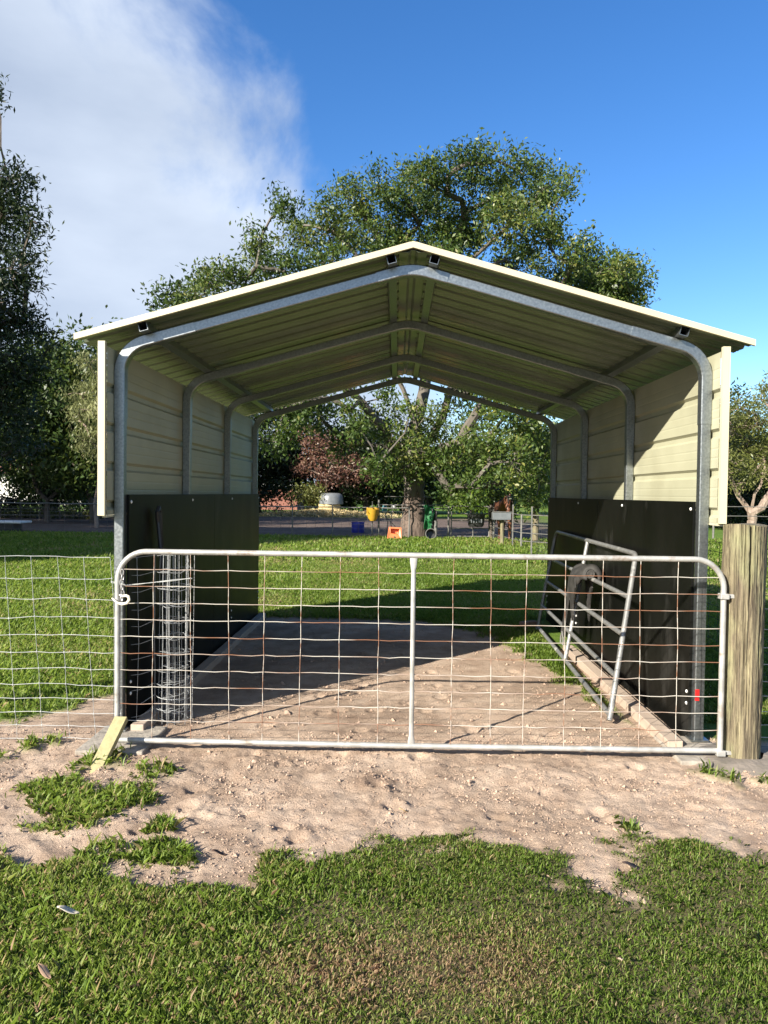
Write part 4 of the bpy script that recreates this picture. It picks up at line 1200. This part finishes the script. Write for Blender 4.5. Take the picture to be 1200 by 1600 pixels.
E_ = [(0, 1), (0, 2), (2, 3), (1, 4), (4, 5), (5, 6), (6, 7), (7, 8), (8, 9), (4, 10), (10, 11), (11, 12), (12, 13), (13, 14), (4, 15), (15, 16), (16, 17), (17, 18), (18, 19),
      (3, 20), (20, 21), (21, 22), (22, 23), (23, 24), (3, 25), (25, 26), (26, 27), (27, 28), (28, 29), (6, 30), (30, 31), (6, 32), (32, 33)]
skin_body('body', J, E_, M['horse'], hr)
mb = MB()
for k in range(7):
    y = -.66 + .12 * k; z = 1.48 - .02 * k
    mb.tube([(hx - .01, hy + y, z), (hx + .06, hy + y - .02, z - .02), (hx + .13, hy + y - .02, z - .16), (hx + .14, hy + y, z - .28)], [.03, .045, .035, .008], 6)
mb.tube([(hx - .02, hy - .62, 1.49), (hx - .02, hy - .75, 1.42), (hx - .03, hy - .88, 1.24)], [.04, .045, .01], 6)
mb.build('mane', M['mane'], hr, smooth=True)
MB().tube([(hx, hy + 1.66, 1.12), (hx, hy + 1.76, .95), (hx, hy + 1.76, .5)], [.05, .07, .015], 8).build('tail', M['mane'], hr, smooth=True)
for s in (-1, 1):
    MB().lathe([(0, .014), (.012, .008), (.014, 0), (.012, -.008), (0, -.014)], (hx - .03 + s * .085, hy - .80, 1.23), 10).build('eye', M['mane'], hr, smooth=True)

# low trough at the left edge
p = Vector((-14.2, 26.6, 0))
tr_ = thing('low_trough', p, 'low dark trough with a pale flat lid at the left edge of the yard', 'trough')
MB().box((p.x - 1.2, p.y - .35, -.05), (p.x + .45, p.y + .35, .28)).build('trough_body', M['blackplastic'], tr_, bevel=.03)
MB().box((p.x - 1.3, p.y - .45, .282), (p.x + .75, p.y + .45, .36)).build('lid', M['white'], tr_, bevel=.02)
# far fence left
lfz = thing('yard_fence', (-18, 37, 0), 'thin dark post and wire fence along the far side of the left yard', 'fence')
for k in range(14):
    x = -26 + 1.0 * k
    MB().tube([(x, 37, -.2), (x, 37, 1.0)], .03, 6).build('fence_post', M['darksteel'], lfz, smooth=True)
for z in (.95, .5, .2): MB().tube([(-26, 37, z), (-13, 37, z + .03)], .018, 6).build('fence_wire', M['fencepipe'], lfz)
# right far fence
rf = thing('yard_fence', (16, 27, 0), 'thin two wire fence in front of the paperbark tree on the right', 'fence')
for k in range(5): MB().tube([(11.5 + 2.6 * k, 27, -.2), (11.5 + 2.6 * k, 27, 1.25)], .04, 8).build('fence_post', M['fencepipe'], rf, smooth=True)
for z in (1.2, .86, .5): MB().tube([(11.5 + 1.3 * k, 27, z + .01 * math.sin(k * 2)) for k in range(9)], .014, 6).build('fence_wire', M['fencepipe'], rf)
# pale farm house glimpsed through the trees on the left
hb = thing('farm_house', (-44, 72, 0), 'pale walled house glimpsed between the dark trunks at far left', 'house')
MB().box((-56, 70, 0), (-30, 78, 3.0)).build('wall', M['housewall'], hb)
mb = MB()
for (x, y, z) in ((-56.6, 69.4, 3.003), (-29.4, 69.4, 3.003), (-29.4, 78.6, 3.003), (-56.6, 78.6, 3.003), (-53, 74, 5.0), (-33, 74, 5.0)): mb.v.append((x, y, z))
for f in ((0, 1, 5, 4), (1, 2, 5), (2, 3, 4, 5), (3, 0, 4), (3, 2, 1, 0)): mb.f.append(f); mb.m.append(0)
mb.build('roof', M['houseroof'], hb)
for x in (-52, -46, -40, -34): MB().box((x, 69.95, 1.0), (x + 1.6, 69.99, 2.2)).build('window', M['glass'], hb)
sh2 = thing('farm_shed', (-12, 66, 0), 'small red brown outbuilding glimpsed left of the reddish shrub', 'shed')
MB().box((-15, 63, 0), (-8.5, 68, 2.0)).build('wall', M['houseroof'], sh2)
MB().box((-15.3, 62.6, 2.003), (-8.2, 68.3, 2.2)).build('roof', M['white'], sh2)
MB().box((-13.5, 62.95, .0), (-12.2, 62.99, 1.8)).build('door', M['white'], sh2)

# fallen leaves on the front lawn and apron
for (u, v, ln, rot, c, lab) in ((104, 1461, .075, .1, (.62, .55, .42), 'pale fallen leaf on the left of the front lawn'), (66, 1565, .06, -.5, (.42, .27, .17), 'brown fallen leaf on the lawn at bottom left corner'),
                                (983, 1533, .05, 1.4, (.55, .40, .30), 'pinkish dry leaf standing in the lawn at right'), (345, 1190 + 150, .06, .2, (.10, .06, .045), 'dark curled leaf on the dirt left of the lawn edge'),
                                (637, 1268, .05, .6, (.55, .40, .22), 'tan fallen leaf in the middle of the dirt apron'), (1000, 1358, .09, -.2, (.09, .06, .05), 'dark twig like leaf on dirt between the lawn patches at right')):
    p = on_ground(u, v); z0 = .052 if v > 1400 else hz(p.x, p.y) + .012
    mb = MB(); nn = 8
    for k in range(nn + 1):
        t = k / nn; a = (t - .5) * ln; wd = ln * .2 * math.sin(math.pi * min(.98, max(.03, t))) ** .8; zz = z0 + .012 * math.cos(t * 3.3) 
        for s in (-1, 0, 1):
            q = Vector((a, s * wd, 0)); q.rotate(Matrix.Rotation(rot, 3, 'Z'))
            mb.v.append((p.x + q.x, p.y + q.y, zz + abs(s) * .006))
    for k in range(nn):
        for s in range(2): mb.f.append((3 * k + s, 3 * k + s + 1, 3 * k + s + 4, 3 * k + s + 3)); mb.m.append(0)
    o = mb.build('fallen_leaf', mat('fallen_leaf', c, rough=.8, scale=40), smooth=True, solid=.0012)
    tag(o, lab, 'leaf', 'fallen leaves')

# ---------------------------------------------------------------- grass
def blades(name, xs, ys, h0, w0, lean, tint, rng, label, z=None, bend=True):
    n = len(xs)
    if z is None: z = height(xs, ys)
    a = rng.uniform(0, 2 * math.pi, n)
    ln = h0 * rng.uniform(.55, 1.35, n)
    tilt = np.clip(np.abs(rng.normal(size=n)) * lean + .25, 0, 1.35)
    d = np.stack([np.cos(a), np.sin(a), np.zeros(n)], 1)
    s = np.stack([-np.sin(a), np.cos(a), np.zeros(n)], 1)
    tw = rng.normal(size=(n, 1)) * .5
    b0 = np.stack([xs, ys, z - .004], 1)
    hw = (w0 * rng.uniform(.6, 1.3, n) * .5)[:, None]
    t2 = tilt * .55
    mid = b0 + (d * np.sin(t2)[:, None] + np.array([0, 0, 1.]) * np.cos(t2)[:, None]) * (ln * .55)[:, None]
    tip = mid + (d * np.sin(np.minimum(tilt * 1.5, 1.9))[:, None] + np.array([0, 0, 1.]) * np.cos(np.minimum(tilt * 1.5, 1.9))[:, None]) * (ln * .5)[:, None]
    sd_ = s + np.array([0, 0, 1.]) * tw
    if bend:
        V = np.stack([b0 - s * hw * .7, b0 + s * hw * .7, mid + sd_ * hw, tip, mid - sd_ * hw], 1); per = 5
    else:
        V = np.stack([b0 - s * hw, b0 + s * hw, tip], 1); per = 3
    o = quads_object(name, V, tint, M['blade'], per=per)
    return tag(o, label, 'grass', kind='stuff')
rng = np.random.default_rng(21)
def scatter(n, x0, x1, y0, y1): return rng.uniform(x0, x1, n), rng.uniform(y0, y1, n)
# front lawn
xs, ys = scatter(1000000, -3.7, 3.7, .9, 3.8)
wide = np.abs(xs) < .62 * ys + 1.2
xs, ys = xs[wide], ys[wide]
dm = dirt_mask(xs, ys)
patch = fbm(xs * 1.6 + 5, ys * 1.6, 4)
dry = np.exp(-(((xs + .12) / .34) ** 2 + ((ys - 2.33) / .26) ** 2)) + .8 * np.exp(-(((xs - .32) / .28) ** 2 + ((ys - 2.36) / .2) ** 2)) + .5 * np.exp(-(((xs - .5) / .2) ** 2 + ((ys - 2.62) / .15) ** 2))
dens = (1 - dm) ** 1.5 * np.clip(.66 + 1.1 * patch - .12 * dry + .25 * np.clip(-xs, 0, 1), .30, 1)
keep = rng.random(len(xs)) < dens
xs, ys, patch, dry = xs[keep], ys[keep], patch[keep], dry[keep]
lush = smooth(-.1, -1.2, xs) if False else np.clip((-xs + .1) / 1.1, 0, 1) * 1.0
tint = np.clip(.46 + .12 * lush + .20 * patch + rng.normal(size=len(xs)) * .17 + .62 * dry * rng.random(len(xs)) ** .4 + (rng.random(len(xs)) < .17 - .11 * lush) * .4, 0, 1)
hh = (.020 + .013 * lush - .004 * np.clip(dry, 0, 1)) * np.where(rng.random(len(xs)) < .035, 1.9, 1) * (1 + .5 * fbm(xs * 4, ys * 4 + 7, 3))
blades('front_lawn', xs, ys, hh, .0029 + .0022 * lush, .85, tint, rng, 'ragged front lawn with dry brown patches and longer grass at the left')
# grass around the apron sides: tufts on the dirt
xs = []; ys = []
for (tx, ty, tr) in TUFTS:
    if tr <= 0: continue
    k = int(620 * tr * tr / .04) // 1
    r = tr * np.sqrt(rng.random(k)) * 1.1; a = rng.uniform(0, 2 * math.pi, k)
    xs.append(tx + r * np.cos(a)); ys.append(ty + r * np.sin(a))
xs = np.concatenate(xs); ys = np.concatenate(ys)
k = rng.random(len(xs)) < (1 - dirt_mask(xs, ys)) * .8 + .02
xs, ys = xs[k], ys[k]
blades('grass_tufts', xs, ys, .055 + 0 * xs, .0075, 1.1, np.clip(.55 + rng.normal(size=len(xs)) * .18, 0, 1), rng, 'tufts of coarse grass growing through the dirt apron')
# back and side lawns
def lawn(name, n, x0, x1, y0, y1, h, w_, label, test=None, tbase=.55):
    xs, ys = scatter(n, x0, x1, y0, y1)
    # thin out with distance so near grass is dense
    p = (1 - ((np.abs(xs) > 1.58) & (np.abs(xs) < 1.9) & (ys > 4.4) & (ys < 9.1))) * np.clip((7.5 / np.maximum(ys, 4)) ** 1.2, .12, 1) * (1 - dirt_mask(xs, ys)) * (1 - yard_mask(xs, ys)) * (np.abs(xs) < .7 * ys + 3)
    if test is not None: p = p * test(xs, ys)
    k = rng.random(n) < p
    xs, ys = xs[k], ys[k]
    g = np.clip((ys / 8), .8, 2.6)
    t = np.clip(tbase + .3 * fbm(xs * .8, ys * .8, 3) + .25 * fbm(xs * .2, ys * .2, 2) + rng.normal(size=len(xs)) * .15 + (rng.random(len(xs)) < .03) * .3, 0, .96)
    blades(name, xs, ys, h * np.sqrt(g), w_ * g, .7, t, rng, label, bend=True)
lawn('left_lawn', 380000, -14, -1.78, 4.2, 16, .055, .008, 'mown lawn beyond the wire fence left of the shed')
lawn('back_lawn', 420000, -1.78, 3.3, 5.0, 16, .05, .0075, 'sunlit lawn behind the open shed')
lawn('far_lawn', 260000, -15, 12, 16, 26, .07, .012, 'far strip of lawn below the yard fence')
lawn('right_lawn', 190000, 3.3, 12, 4.2, 16, .05, .008, 'grass paddock right of the shed')

# small clods of dry soil on the dirt
def clods(name, n, x0, x1, y0, y1, s0, label):
    xs, ys = scatter(n, x0, x1, y0, y1)
    k = rng.random(n) < dirt_mask(xs, ys) * np.clip(.35 + 1.6 * fbm(xs * 2.2, ys * 2.2, 3), .05, 1)
    xs, ys = xs[k], ys[k]; n = len(xs)
    r = s0 * np.exp(rng.normal(size=n) * .55)
    c = np.stack([xs, ys, height(xs, ys) + r * .25], 1)
    O = np.array([(1, 0, 0), (0, 1, 0), (-1, 0, 0), (0, -1, 0), (0, 0, .8), (0, 0, -.8)], float)
    a = rng.uniform(0, 6.3, n); ca, sa = np.cos(a), np.sin(a)
    V = O[None] * rng.uniform(.55, 1.3, (n, 6, 1)) + rng.normal(size=(n, 6, 3)) * .16
    V = np.stack([V[..., 0] * ca[:, None] - V[..., 1] * sa[:, None], V[..., 0] * sa[:, None] + V[..., 1] * ca[:, None], V[..., 2]], -1)
    V = V * r[:, None, None] + c[:, None]
    F = [(0, 1, 4), (1, 2, 4), (2, 3, 4), (3, 0, 4), (1, 0, 5), (2, 1, 5), (3, 2, 5), (0, 3, 5)]
    P = np.stack([V[:, f] for f in F], 1).reshape(-1, 3, 3)
    o = quads_object(name, P, np.repeat(rng.random(n), 8), M['clod'], per=3)
    return tag(o, label, 'soil', kind='stuff')
M['clod'] = mat('dry_soil_clod', (0.33, 0.235, 0.17), (0.43, 0.315, 0.235), rough=.95, scale=9, spec=.2)
clods('soil_clods', 80000, -3.2, 3.0, 2.65, 4.7, .0028, 'small crumbs of dry soil on the dirt apron in front of gate')
clods('soil_crumbs', 14000, -1.7, 1.7, 4.7, 9, .004, 'small crumbs of dry soil on the shed floor')

# ---------------------------------------------------------------- the big spreading tree behind the shed
rt = np.random.default_rng(77)
CL = [(560,300,45),(610,285,46),(650,268,42),(700,258,46),(745,248,40),(800,258,44),(850,282,42),(878,282,24),(520,350,45),(580,350,58),(650,340,58),(720,335,58),(790,340,56),(845,360,50),(900,405,42),(945,408,34),
      (985,440,30),(960,425,30),(915,440,40),(890,385,34),(975,465,30),(940,480,40),(930,450,40),(440,310,33),(500,312,30),(465,355,42),(405,355,32),(400,400,38),(345,410,28),(330,440,26),(380,440,34),(440,410,38),(310,462,22),
      (500,430,55),(600,430,55),(700,430,55),(800,430,55),(880,465,45),(450,500,50),(550,520,45),(780,520,50),(860,540,50),(420,560,45),(960,470,34),
      (800,640,48),(842,680,42),(762,682,42),(722,722,46),(800,722,46),(842,750,34),(775,765,32),(692,700,34),(642,706,34),(655,742,24),(610,690,28),(828,788,18),(735,760,30),(690,745,26),
      (440,640,42),(500,655,36),(540,690,32),(545,640,24),(480,610,34),(425,690,30),(590,725,24),(830,620,44),(855,700,30),(795,800,10),(660,300,40),(760,300,44),(820,310,40),(700,380,50),(620,390,50),(600,612,20),(725,615,22),(672,655,22),(575,655,22),(640,640,14),(705,585,18),(545,600,24),(770,600,26),(640,560,30),(720,550,30),(600,745,22),(665,715,30),(705,770,20),(630,735,22),(655,675,26),(615,650,20),(690,640,18),(740,650,26),(560,670,24)]
clm = []
for (u, v, r) in CL:
    if v < 420: v += 16; r *= .92
    if u < 470 and v < 500: r *= .9
    dy = rt.uniform(-2.6, 3.2) if v < 560 else rt.uniform(-3.4, .6)
    Yc = 26.0 + dy
    p = sight(u, v, Yc)
    clm.append((p.x, p.y, p.z, r * Yc / FPX))
LIMB = [[sight(640, 700, 25.8), sight(628, 610, 25.6), sight(600, 520, 25.2), sight(560, 420, 25.0)],
        [sight(668, 690, 26.2), sight(700, 610, 26.5), sight(735, 520, 26.8), sight(760, 420, 26.8)],
        [sight(600, 670, 25.4), sight(565, 630, 25.0), sight(500, 560, 24.6), sight(440, 460, 24.6)],
        [sight(690, 700, 25.4), sight(740, 650, 24.8), sight(800, 590, 24.4), sight(870, 500, 24.6)],
        [sight(655, 640, 27.0), sight(660, 560, 27.5), sight(665, 420, 27.6)]]
tree('spreading_tree', (0.62, 26.0, 0), clm, .155, 'tall spreading broad leaved tree behind the shed with thick rough trunk', 'tree', M['leaf_main'], M['bark_main'], seed=5, trunk_r=.36, limbs=LIMB,
     tuft_r=.30, per_tuft=62, dens=1.75, droop=.55, trunk_h=2.5, flare=1.5, tipr=.016)

# ---------------------------------------------------------------- trees round the yard
def auto(name, x, y, h, rx, label, lm, bm, seed, leaf=.3, base=.25, n=26, r0=.7, r1=1.3, trunk=.25, per=26, dens=.8, ry=None, droop=.3, width=.42, tuft=.5, group=None, rzf=1.0, th=None):
    g = np.random.default_rng(seed)
    zc = h * (1 + base) / 2; rz_ = h * (1 - base) / 2 * rzf
    cl = blob_clumps(g, (x, y, zc), rx, ry or rx, rz_, n, r0, r1)
    return tree(name, (x, y, 0), cl, leaf, label, 'tree', lm, bm, seed=seed, trunk_r=trunk, trunk_h=th or max(1.0, h * base * .8), per_tuft=per, dens=dens, droop=droop, width=width, tuft_r=tuft, group=group, twigs=False, tipr=.03)
D, K, S = M['leaf_dark'], M['leaf_dkgreen'], M['leaf_silver']
# tall dark feathery tree at the left edge
CLD = [(-30,300,38),(10,290,40),(45,345,26),(20,340,36),(-20,380,60),(30,400,30),(10,420,40),(35,440,18),(-10,470,50),(-14,150,16),(20,500,30),(50,520,26),(70,545,22),(0,560,50),(40,590,36),(-40,520,60),(10,640,40),(-30,620,50),(30,650,24),(20,690,40),(55,700,20),(-20,720,40),(-20,440,45),(0,330,34),(-5,250+30,30),(25,560,30),(0,600,30),(45,510,24)]
cl = []
for (u, v, r) in CLD:
    Yc = 19 + rt.uniform(-1.2, 1.2); p = sight(u, v, Yc); cl.append((p.x, p.y, p.z, r * Yc / FPX))
tree('feathery_tree', (-11.2, 19.3, 0), cl, .16, 'tall dark feathery tree cut off by the left edge of the photo', 'tree', D, M['bark_dark'], seed=9, trunk_r=.19, trunk_h=3.5, per_tuft=36, dens=2.6, droop=.4, width=.3, tuft_r=.27, tipr=.016)
auto('dark_tree', -16.2, 34, 8.7, 2.7, 'dark rounded tree crown just left of the shed roof tip', K, M['bark_dark'], 31, leaf=.26, n=48, base=.07, trunk=.12)
auto('dark_tree', -22.5, 36, 9.5, 3.4, 'dark tree standing behind the feathery tree at far left', D, M['bark_dark'], 32, leaf=.26, n=30)
auto('dark_tree', -25.0, 41, 8.5, 3.6, 'dark tree furthest left in the row behind the left yard', D, M['bark_dark'], 33, leaf=.28, n=26)
auto('dark_tree', -13.9, 33.5, 9.0, 2.3, 'deep green tree behind the pale grey green tree left of shed', K, M['bark_dark'], 34, leaf=.26, n=44, base=.07, trunk=.12)
auto('dark_tree', -20.5, 43, 8.5, 3.4, 'dark tree with pale slim trunk seen above the left yard fence', D, M['bark_pale'], 35, leaf=.28, n=26, base=.3)
auto('dark_tree', -27.5, 38, 7.5, 3.4, 'dense dark tree hiding the pale house at the left edge', D, M['bark_dark'], 37, leaf=.28, n=34, base=.14, r0=1., r1=1.6)
auto('dark_tree', -22.0, 47, 7.5, 3.4, 'dense dark low tree standing before the pale house', D, M['bark_dark'], 38, leaf=.28, n=34, base=.12, r0=1., r1=1.6)
auto('dark_tree', -13.5, 46, 6.5, 3.0, 'dark tree seen just left of the left wall sheet low down', D, M['bark_dark'], 39, leaf=.28, n=30, base=.05, r0=1., r1=1.6)
auto('dark_tree', -17.3, 44, 6.5, 3.0, 'low dark tree in shade above the left yard fence', D, M['bark_pale'], 36, leaf=.28, n=22, base=.22)
cl = []
for (u, v, r) in ((135, 570, 18), (155, 600, 22), (122, 615, 20), (150, 640, 26), (118, 655, 16), (140, 690, 22), (165, 670, 22), (175, 620, 22), (160, 715, 14), (185, 690, 20), (130, 640, 20)):
    Yc = 29 + rt.uniform(-.6, .6); p = sight(u, v, Yc); cl.append((p.x, p.y, p.z, r * Yc / FPX))
tree('weeping_tree', (-11.9, 29.2, 0), cl, .17, 'pale grey green weeping tree catching sun left of the shed wall', 'tree', S, M['bark_pale'], seed=14, trunk_r=.07, trunk_h=2.0, per_tuft=60, dens=2.4, droop=1.6, width=.26, tuft_r=.27)
# behind the yard, seen through and over the shed
auto('dark_tree', -9.8, 52, 8.2, 3.6, 'very dark tree behind the bale seen beside the left rear shed post', D, M['bark_dark'], 41, leaf=.3, n=30, base=.12, r0=1.0, r1=1.6)
auto('dark_tree', -6.2, 55, 8.0, 3.4, 'dark tree directly behind the reddish shrub', D, M['bark_dark'], 42, leaf=.3, n=28, base=.08, r0=1.0, r1=1.6)
auto('dark_tree', -2.2, 54, 6.6, 3.2, 'dark low tree behind the yard between the bale and the trunk', D, M['bark_dark'], 43, leaf=.3, n=28, base=.05, r0=1.0, r1=1.6)
auto('dark_tree', 2.5, 58, 5.6, 3.2, 'deep green tree far behind the yard gate', K, M['bark_dark'], 44, leaf=.3, n=26, base=.15, r0=1.0, r1=1.6)
auto('dark_tree', 7.5, 57, 6.5, 3.6, 'deep green tree far behind the feeder and horse', K, M['bark_dark'], 45, leaf=.3, n=28, base=.10, r0=1.0, r1=1.6)
auto('dark_tree', 12.5, 56, 7.0, 3.6, 'dark tree hidden behind the right wall of the shed', K, M['bark_dark'], 46, leaf=.3, n=26, base=.10, r0=1.0, r1=1.6)
auto('pointed_tree', -9.3, 34, 11.8, 1.6, 'small dark treetop peeping over the left roof slope', K, M['bark_dark'], 47, leaf=.26, n=20, base=.3)
# shrubs
cl = []
for (u, v, r) in ((490, 700, 26), (520, 720, 30), (550, 735, 26), (470, 730, 20), (505, 745, 22), (570, 745, 18), (530, 690, 22), (480, 680, 20)):
    Yc = 47.5 + rt.uniform(-.8, .8); p = sight(u, v, Yc); cl.append((p.x, p.y + 2, p.z, r * Yc / FPX))
tree('reddish_shrub', (-4.9, 50.0, 0), cl, .24, 'reddish brown leaved shrub behind the capped bale', 'shrub', M['leaf_rust'], M['bark_pale'], seed=16, trunk_r=.07, trunk_h=1.0, per_tuft=30, dens=1.1, tuft_r=.45)
cl = [(-5.9 + rt.uniform(-.7, .7), 48.6 + rt.uniform(-.5, .5), rt.uniform(.3, 1.7), .5) for _ in range(12)]
tree('green_bush', (-5.9, 48.7, 0), cl, .2, 'olive green bush at the left side of the capped bale', 'bush', M['leaf_olive'], M['bark_dark'], seed=17, trunk_r=.06, trunk_h=.4, per_tuft=24, dens=.9, tuft_r=.35, twigs=False)
cl = [(4.6 + rt.uniform(-1.6, 1.6), 46 + rt.uniform(-.6, .6), rt.uniform(.5, 2.0), .55) for _ in range(16)]
tree('bright_bush', (4.6, 46, 0), cl, .22, 'bright lime green bush beyond the yard gate', 'bush', M['leaf_lime'], M['bark_dark'], seed=18, trunk_r=.06, trunk_h=.5, per_tuft=24, dens=.8, tuft_r=.38, twigs=False)
for i, (x, y, lab) in enumerate(((-16.5, 38.2, 'low pale green weeds nearest the shed along left far fence'), (-18.6, 38.4, 'low weeds clump in the middle of the left far fence'), (-21, 38.1, 'low weeds clump at left end of the far fence'))):
    cl = [(x + rt.uniform(-1.0, 1.0), y + rt.uniform(-.3, .3), rt.uniform(.1, .5), .3) for _ in range(9)]
    o = tree('weed_clump', (x, y, 0), cl, .16, lab, 'weeds', M['leaf_olive'], M['bark_dark'], seed=60 + i, trunk_r=.02, trunk_h=.15, per_tuft=20, dens=1.2, tuft_r=.22, twigs=False)
# paperbark on the right
cl = []
for (u, v, r) in ((1150, 640, 26), (1180, 625, 24), (1215, 640, 34), (1140, 670, 24), (1175, 668, 26), (1215, 690, 34), (1150, 705, 22), (1185, 722, 26), (1225, 735, 34), (1150, 735, 20), (1135, 705, 16), (1250, 680, 40), (1255, 620, 40), (1185, 740, 20), (1160, 655, 20), (1130, 650, 16), (1135, 675, 16), (1195, 700, 26), (1165, 690, 24), (1140, 725, 18), (1200, 660, 26), (1130, 735, 14), (1170, 745, 16), (1150, 755, 12)):
    Yc = 31 + rt.uniform(-1.4, 1.4); p = sight(u, v, Yc); cl.append((p.x, p.y, p.z, r * Yc / FPX))
PL = [[(14.2, 31, 1.6), (13.6, 30.8, 3.0), (12.9, 30.6, 4.2)], [(15.6, 31, 1.8), (16.2, 31, 3.2), (17, 31, 4.6)], [(14.9, 30.6, 2.0), (15.1, 30.8, 3.6)]]
tree('paperbark_tree', (14.8, 31, 0), cl, .16, 'pale barked paperbark tree with spreading olive crown right of the shed', 'tree', M['leaf_olive'], M['bark_pale'], seed=22, trunk_r=.19, trunk_h=.9, limbs=PL, per_tuft=38, dens=2.2, tuft_r=.28, width=.3)
cl = []
for (u, v, r) in ((1195, 605, 20), (1220, 600, 26), (1250, 590, 30), (1240, 640, 30)):
    Yc = 40 + rt.uniform(-1, 1); p = sight(u, v, Yc); cl.append((p.x, p.y, p.z, r * Yc / FPX))
tree('tall_tree', (21.5, 40, 0), cl, .22, 'olive treetop poking up behind the paperbark at the right edge', 'tree', M['leaf_olive'], M['bark_pale'], seed=23, trunk_r=.25, trunk_h=3, per_tuft=26, dens=1.2, tuft_r=.36)
auto('blue_green_tree', 20.0, 47, 9.2, 2.3, 'dark blue green tree rising between the shed wall and the paperbark', D, M['bark_dark'], 24, leaf=.26, n=30, base=.1)
auto('dark_tree', 26.5, 46, 7.0, 3.6, 'dark tree behind the paperbark at the right edge', D, M['bark_dark'], 25, leaf=.3, n=26, base=.05, r0=1., r1=1.6)
auto('dark_tree', 18.2, 42, 5.6, 3.0, 'low dark tree behind the right shed trim and paperbark trunk', D, M['bark_dark'], 26, leaf=.28, n=44, base=.0, r0=1., r1=1.6)
for i, (x, y, hh_, ww, lab) in enumerate(((13.4, 38, 2.6, 1.3, 'dark low shrub just right of the shed wall, under the blue green tree'), (16.6, 37, 2.8, 1.6, 'dark low shrub behind the paperbark trunk'), (20.0, 38, 2.8, 1.6, 'dark low shrub right of the paperbark trunk'),
        (-25.5, 43, 2.3, 1.5, 'dark low shrub before the pale house at the left edge'), (-20.6, 41, 2.2, 1.5, 'dark low shrub before the pale house nearer the shed'), (-17.0, 41, 2.4, 1.7, 'dark low shrub left of the shed wall under the slim trunks'), (-14.2, 41, 2.4, 1.3, 'dark low shrub at the foot of the left wall trim'),
        (-9.2, 49, 2.0, 1.6, 'dark low shrub before the red brown outbuilding'))):
    cl = [(x + rt.uniform(-ww, ww), y + rt.uniform(-.5, .5), rt.uniform(.2, hh_), .6) for _ in range(18)]
    tree('dark_shrub', (x, y, 0), cl, .22, lab, 'shrub', D, M['bark_dark'], seed=90 + i, trunk_r=.05, trunk_h=.3, per_tuft=26, dens=1.2, tuft_r=.36, twigs=False)
# the far-off wood that closes the horizon all round the paddocks
rw = np.random.default_rng(404)
nw = 2600
aw = rw.uniform(-1.75, 1.75, nw); dw = rw.uniform(85, 125, nw)
hw = 3.6 + 1.6 * np.sin(aw * 9) + 1.2 * np.sin(aw * 23 + 1)
cw = np.stack([np.sin(aw) * dw, np.cos(aw) * dw, rw.uniform(.1, 1, nw) * np.maximum(2.5, hw)], 1)
cw = (cw[:, None, :] + rw.normal(size=(nw, 16, 3)) * np.array([1.5, 1.5, .9])).reshape(-1, 3)
cw[:, 2] = np.maximum(cw[:, 2], .4)
o = quads_object('far_wood', leaf_polys(rw, cw, 1.1, .2, .6), rw.random(len(cw)), M['leaf_dkgreen'])
tag(o, 'far off low green wood closing the horizon behind the paddocks', 'wood', kind='stuff')
# trees beside the viewer, out of frame, that throw the shade across the left yard
for i, (x, y, h) in enumerate(((-20, 8, 12), (-18.5, 12.5, 12), (-25, 11, 13), (-26, 5, 13), (-31, 16, 13), (-35, 23, 13))):
    auto('shade_tree', x, y, h, 3.4, ('tall shade tree beside the left yard', 'second tall shade tree left of the yard', 'rear tall shade tree at far left', 'near shade tree at far left', 'broad shade tree behind the rear shade tree', 'last shade tree beyond the left yard')[i], D, M['bark_dark'], 80 + i, leaf=.4, n=34, base=.48, r0=1.2, r1=1.8, per=22)
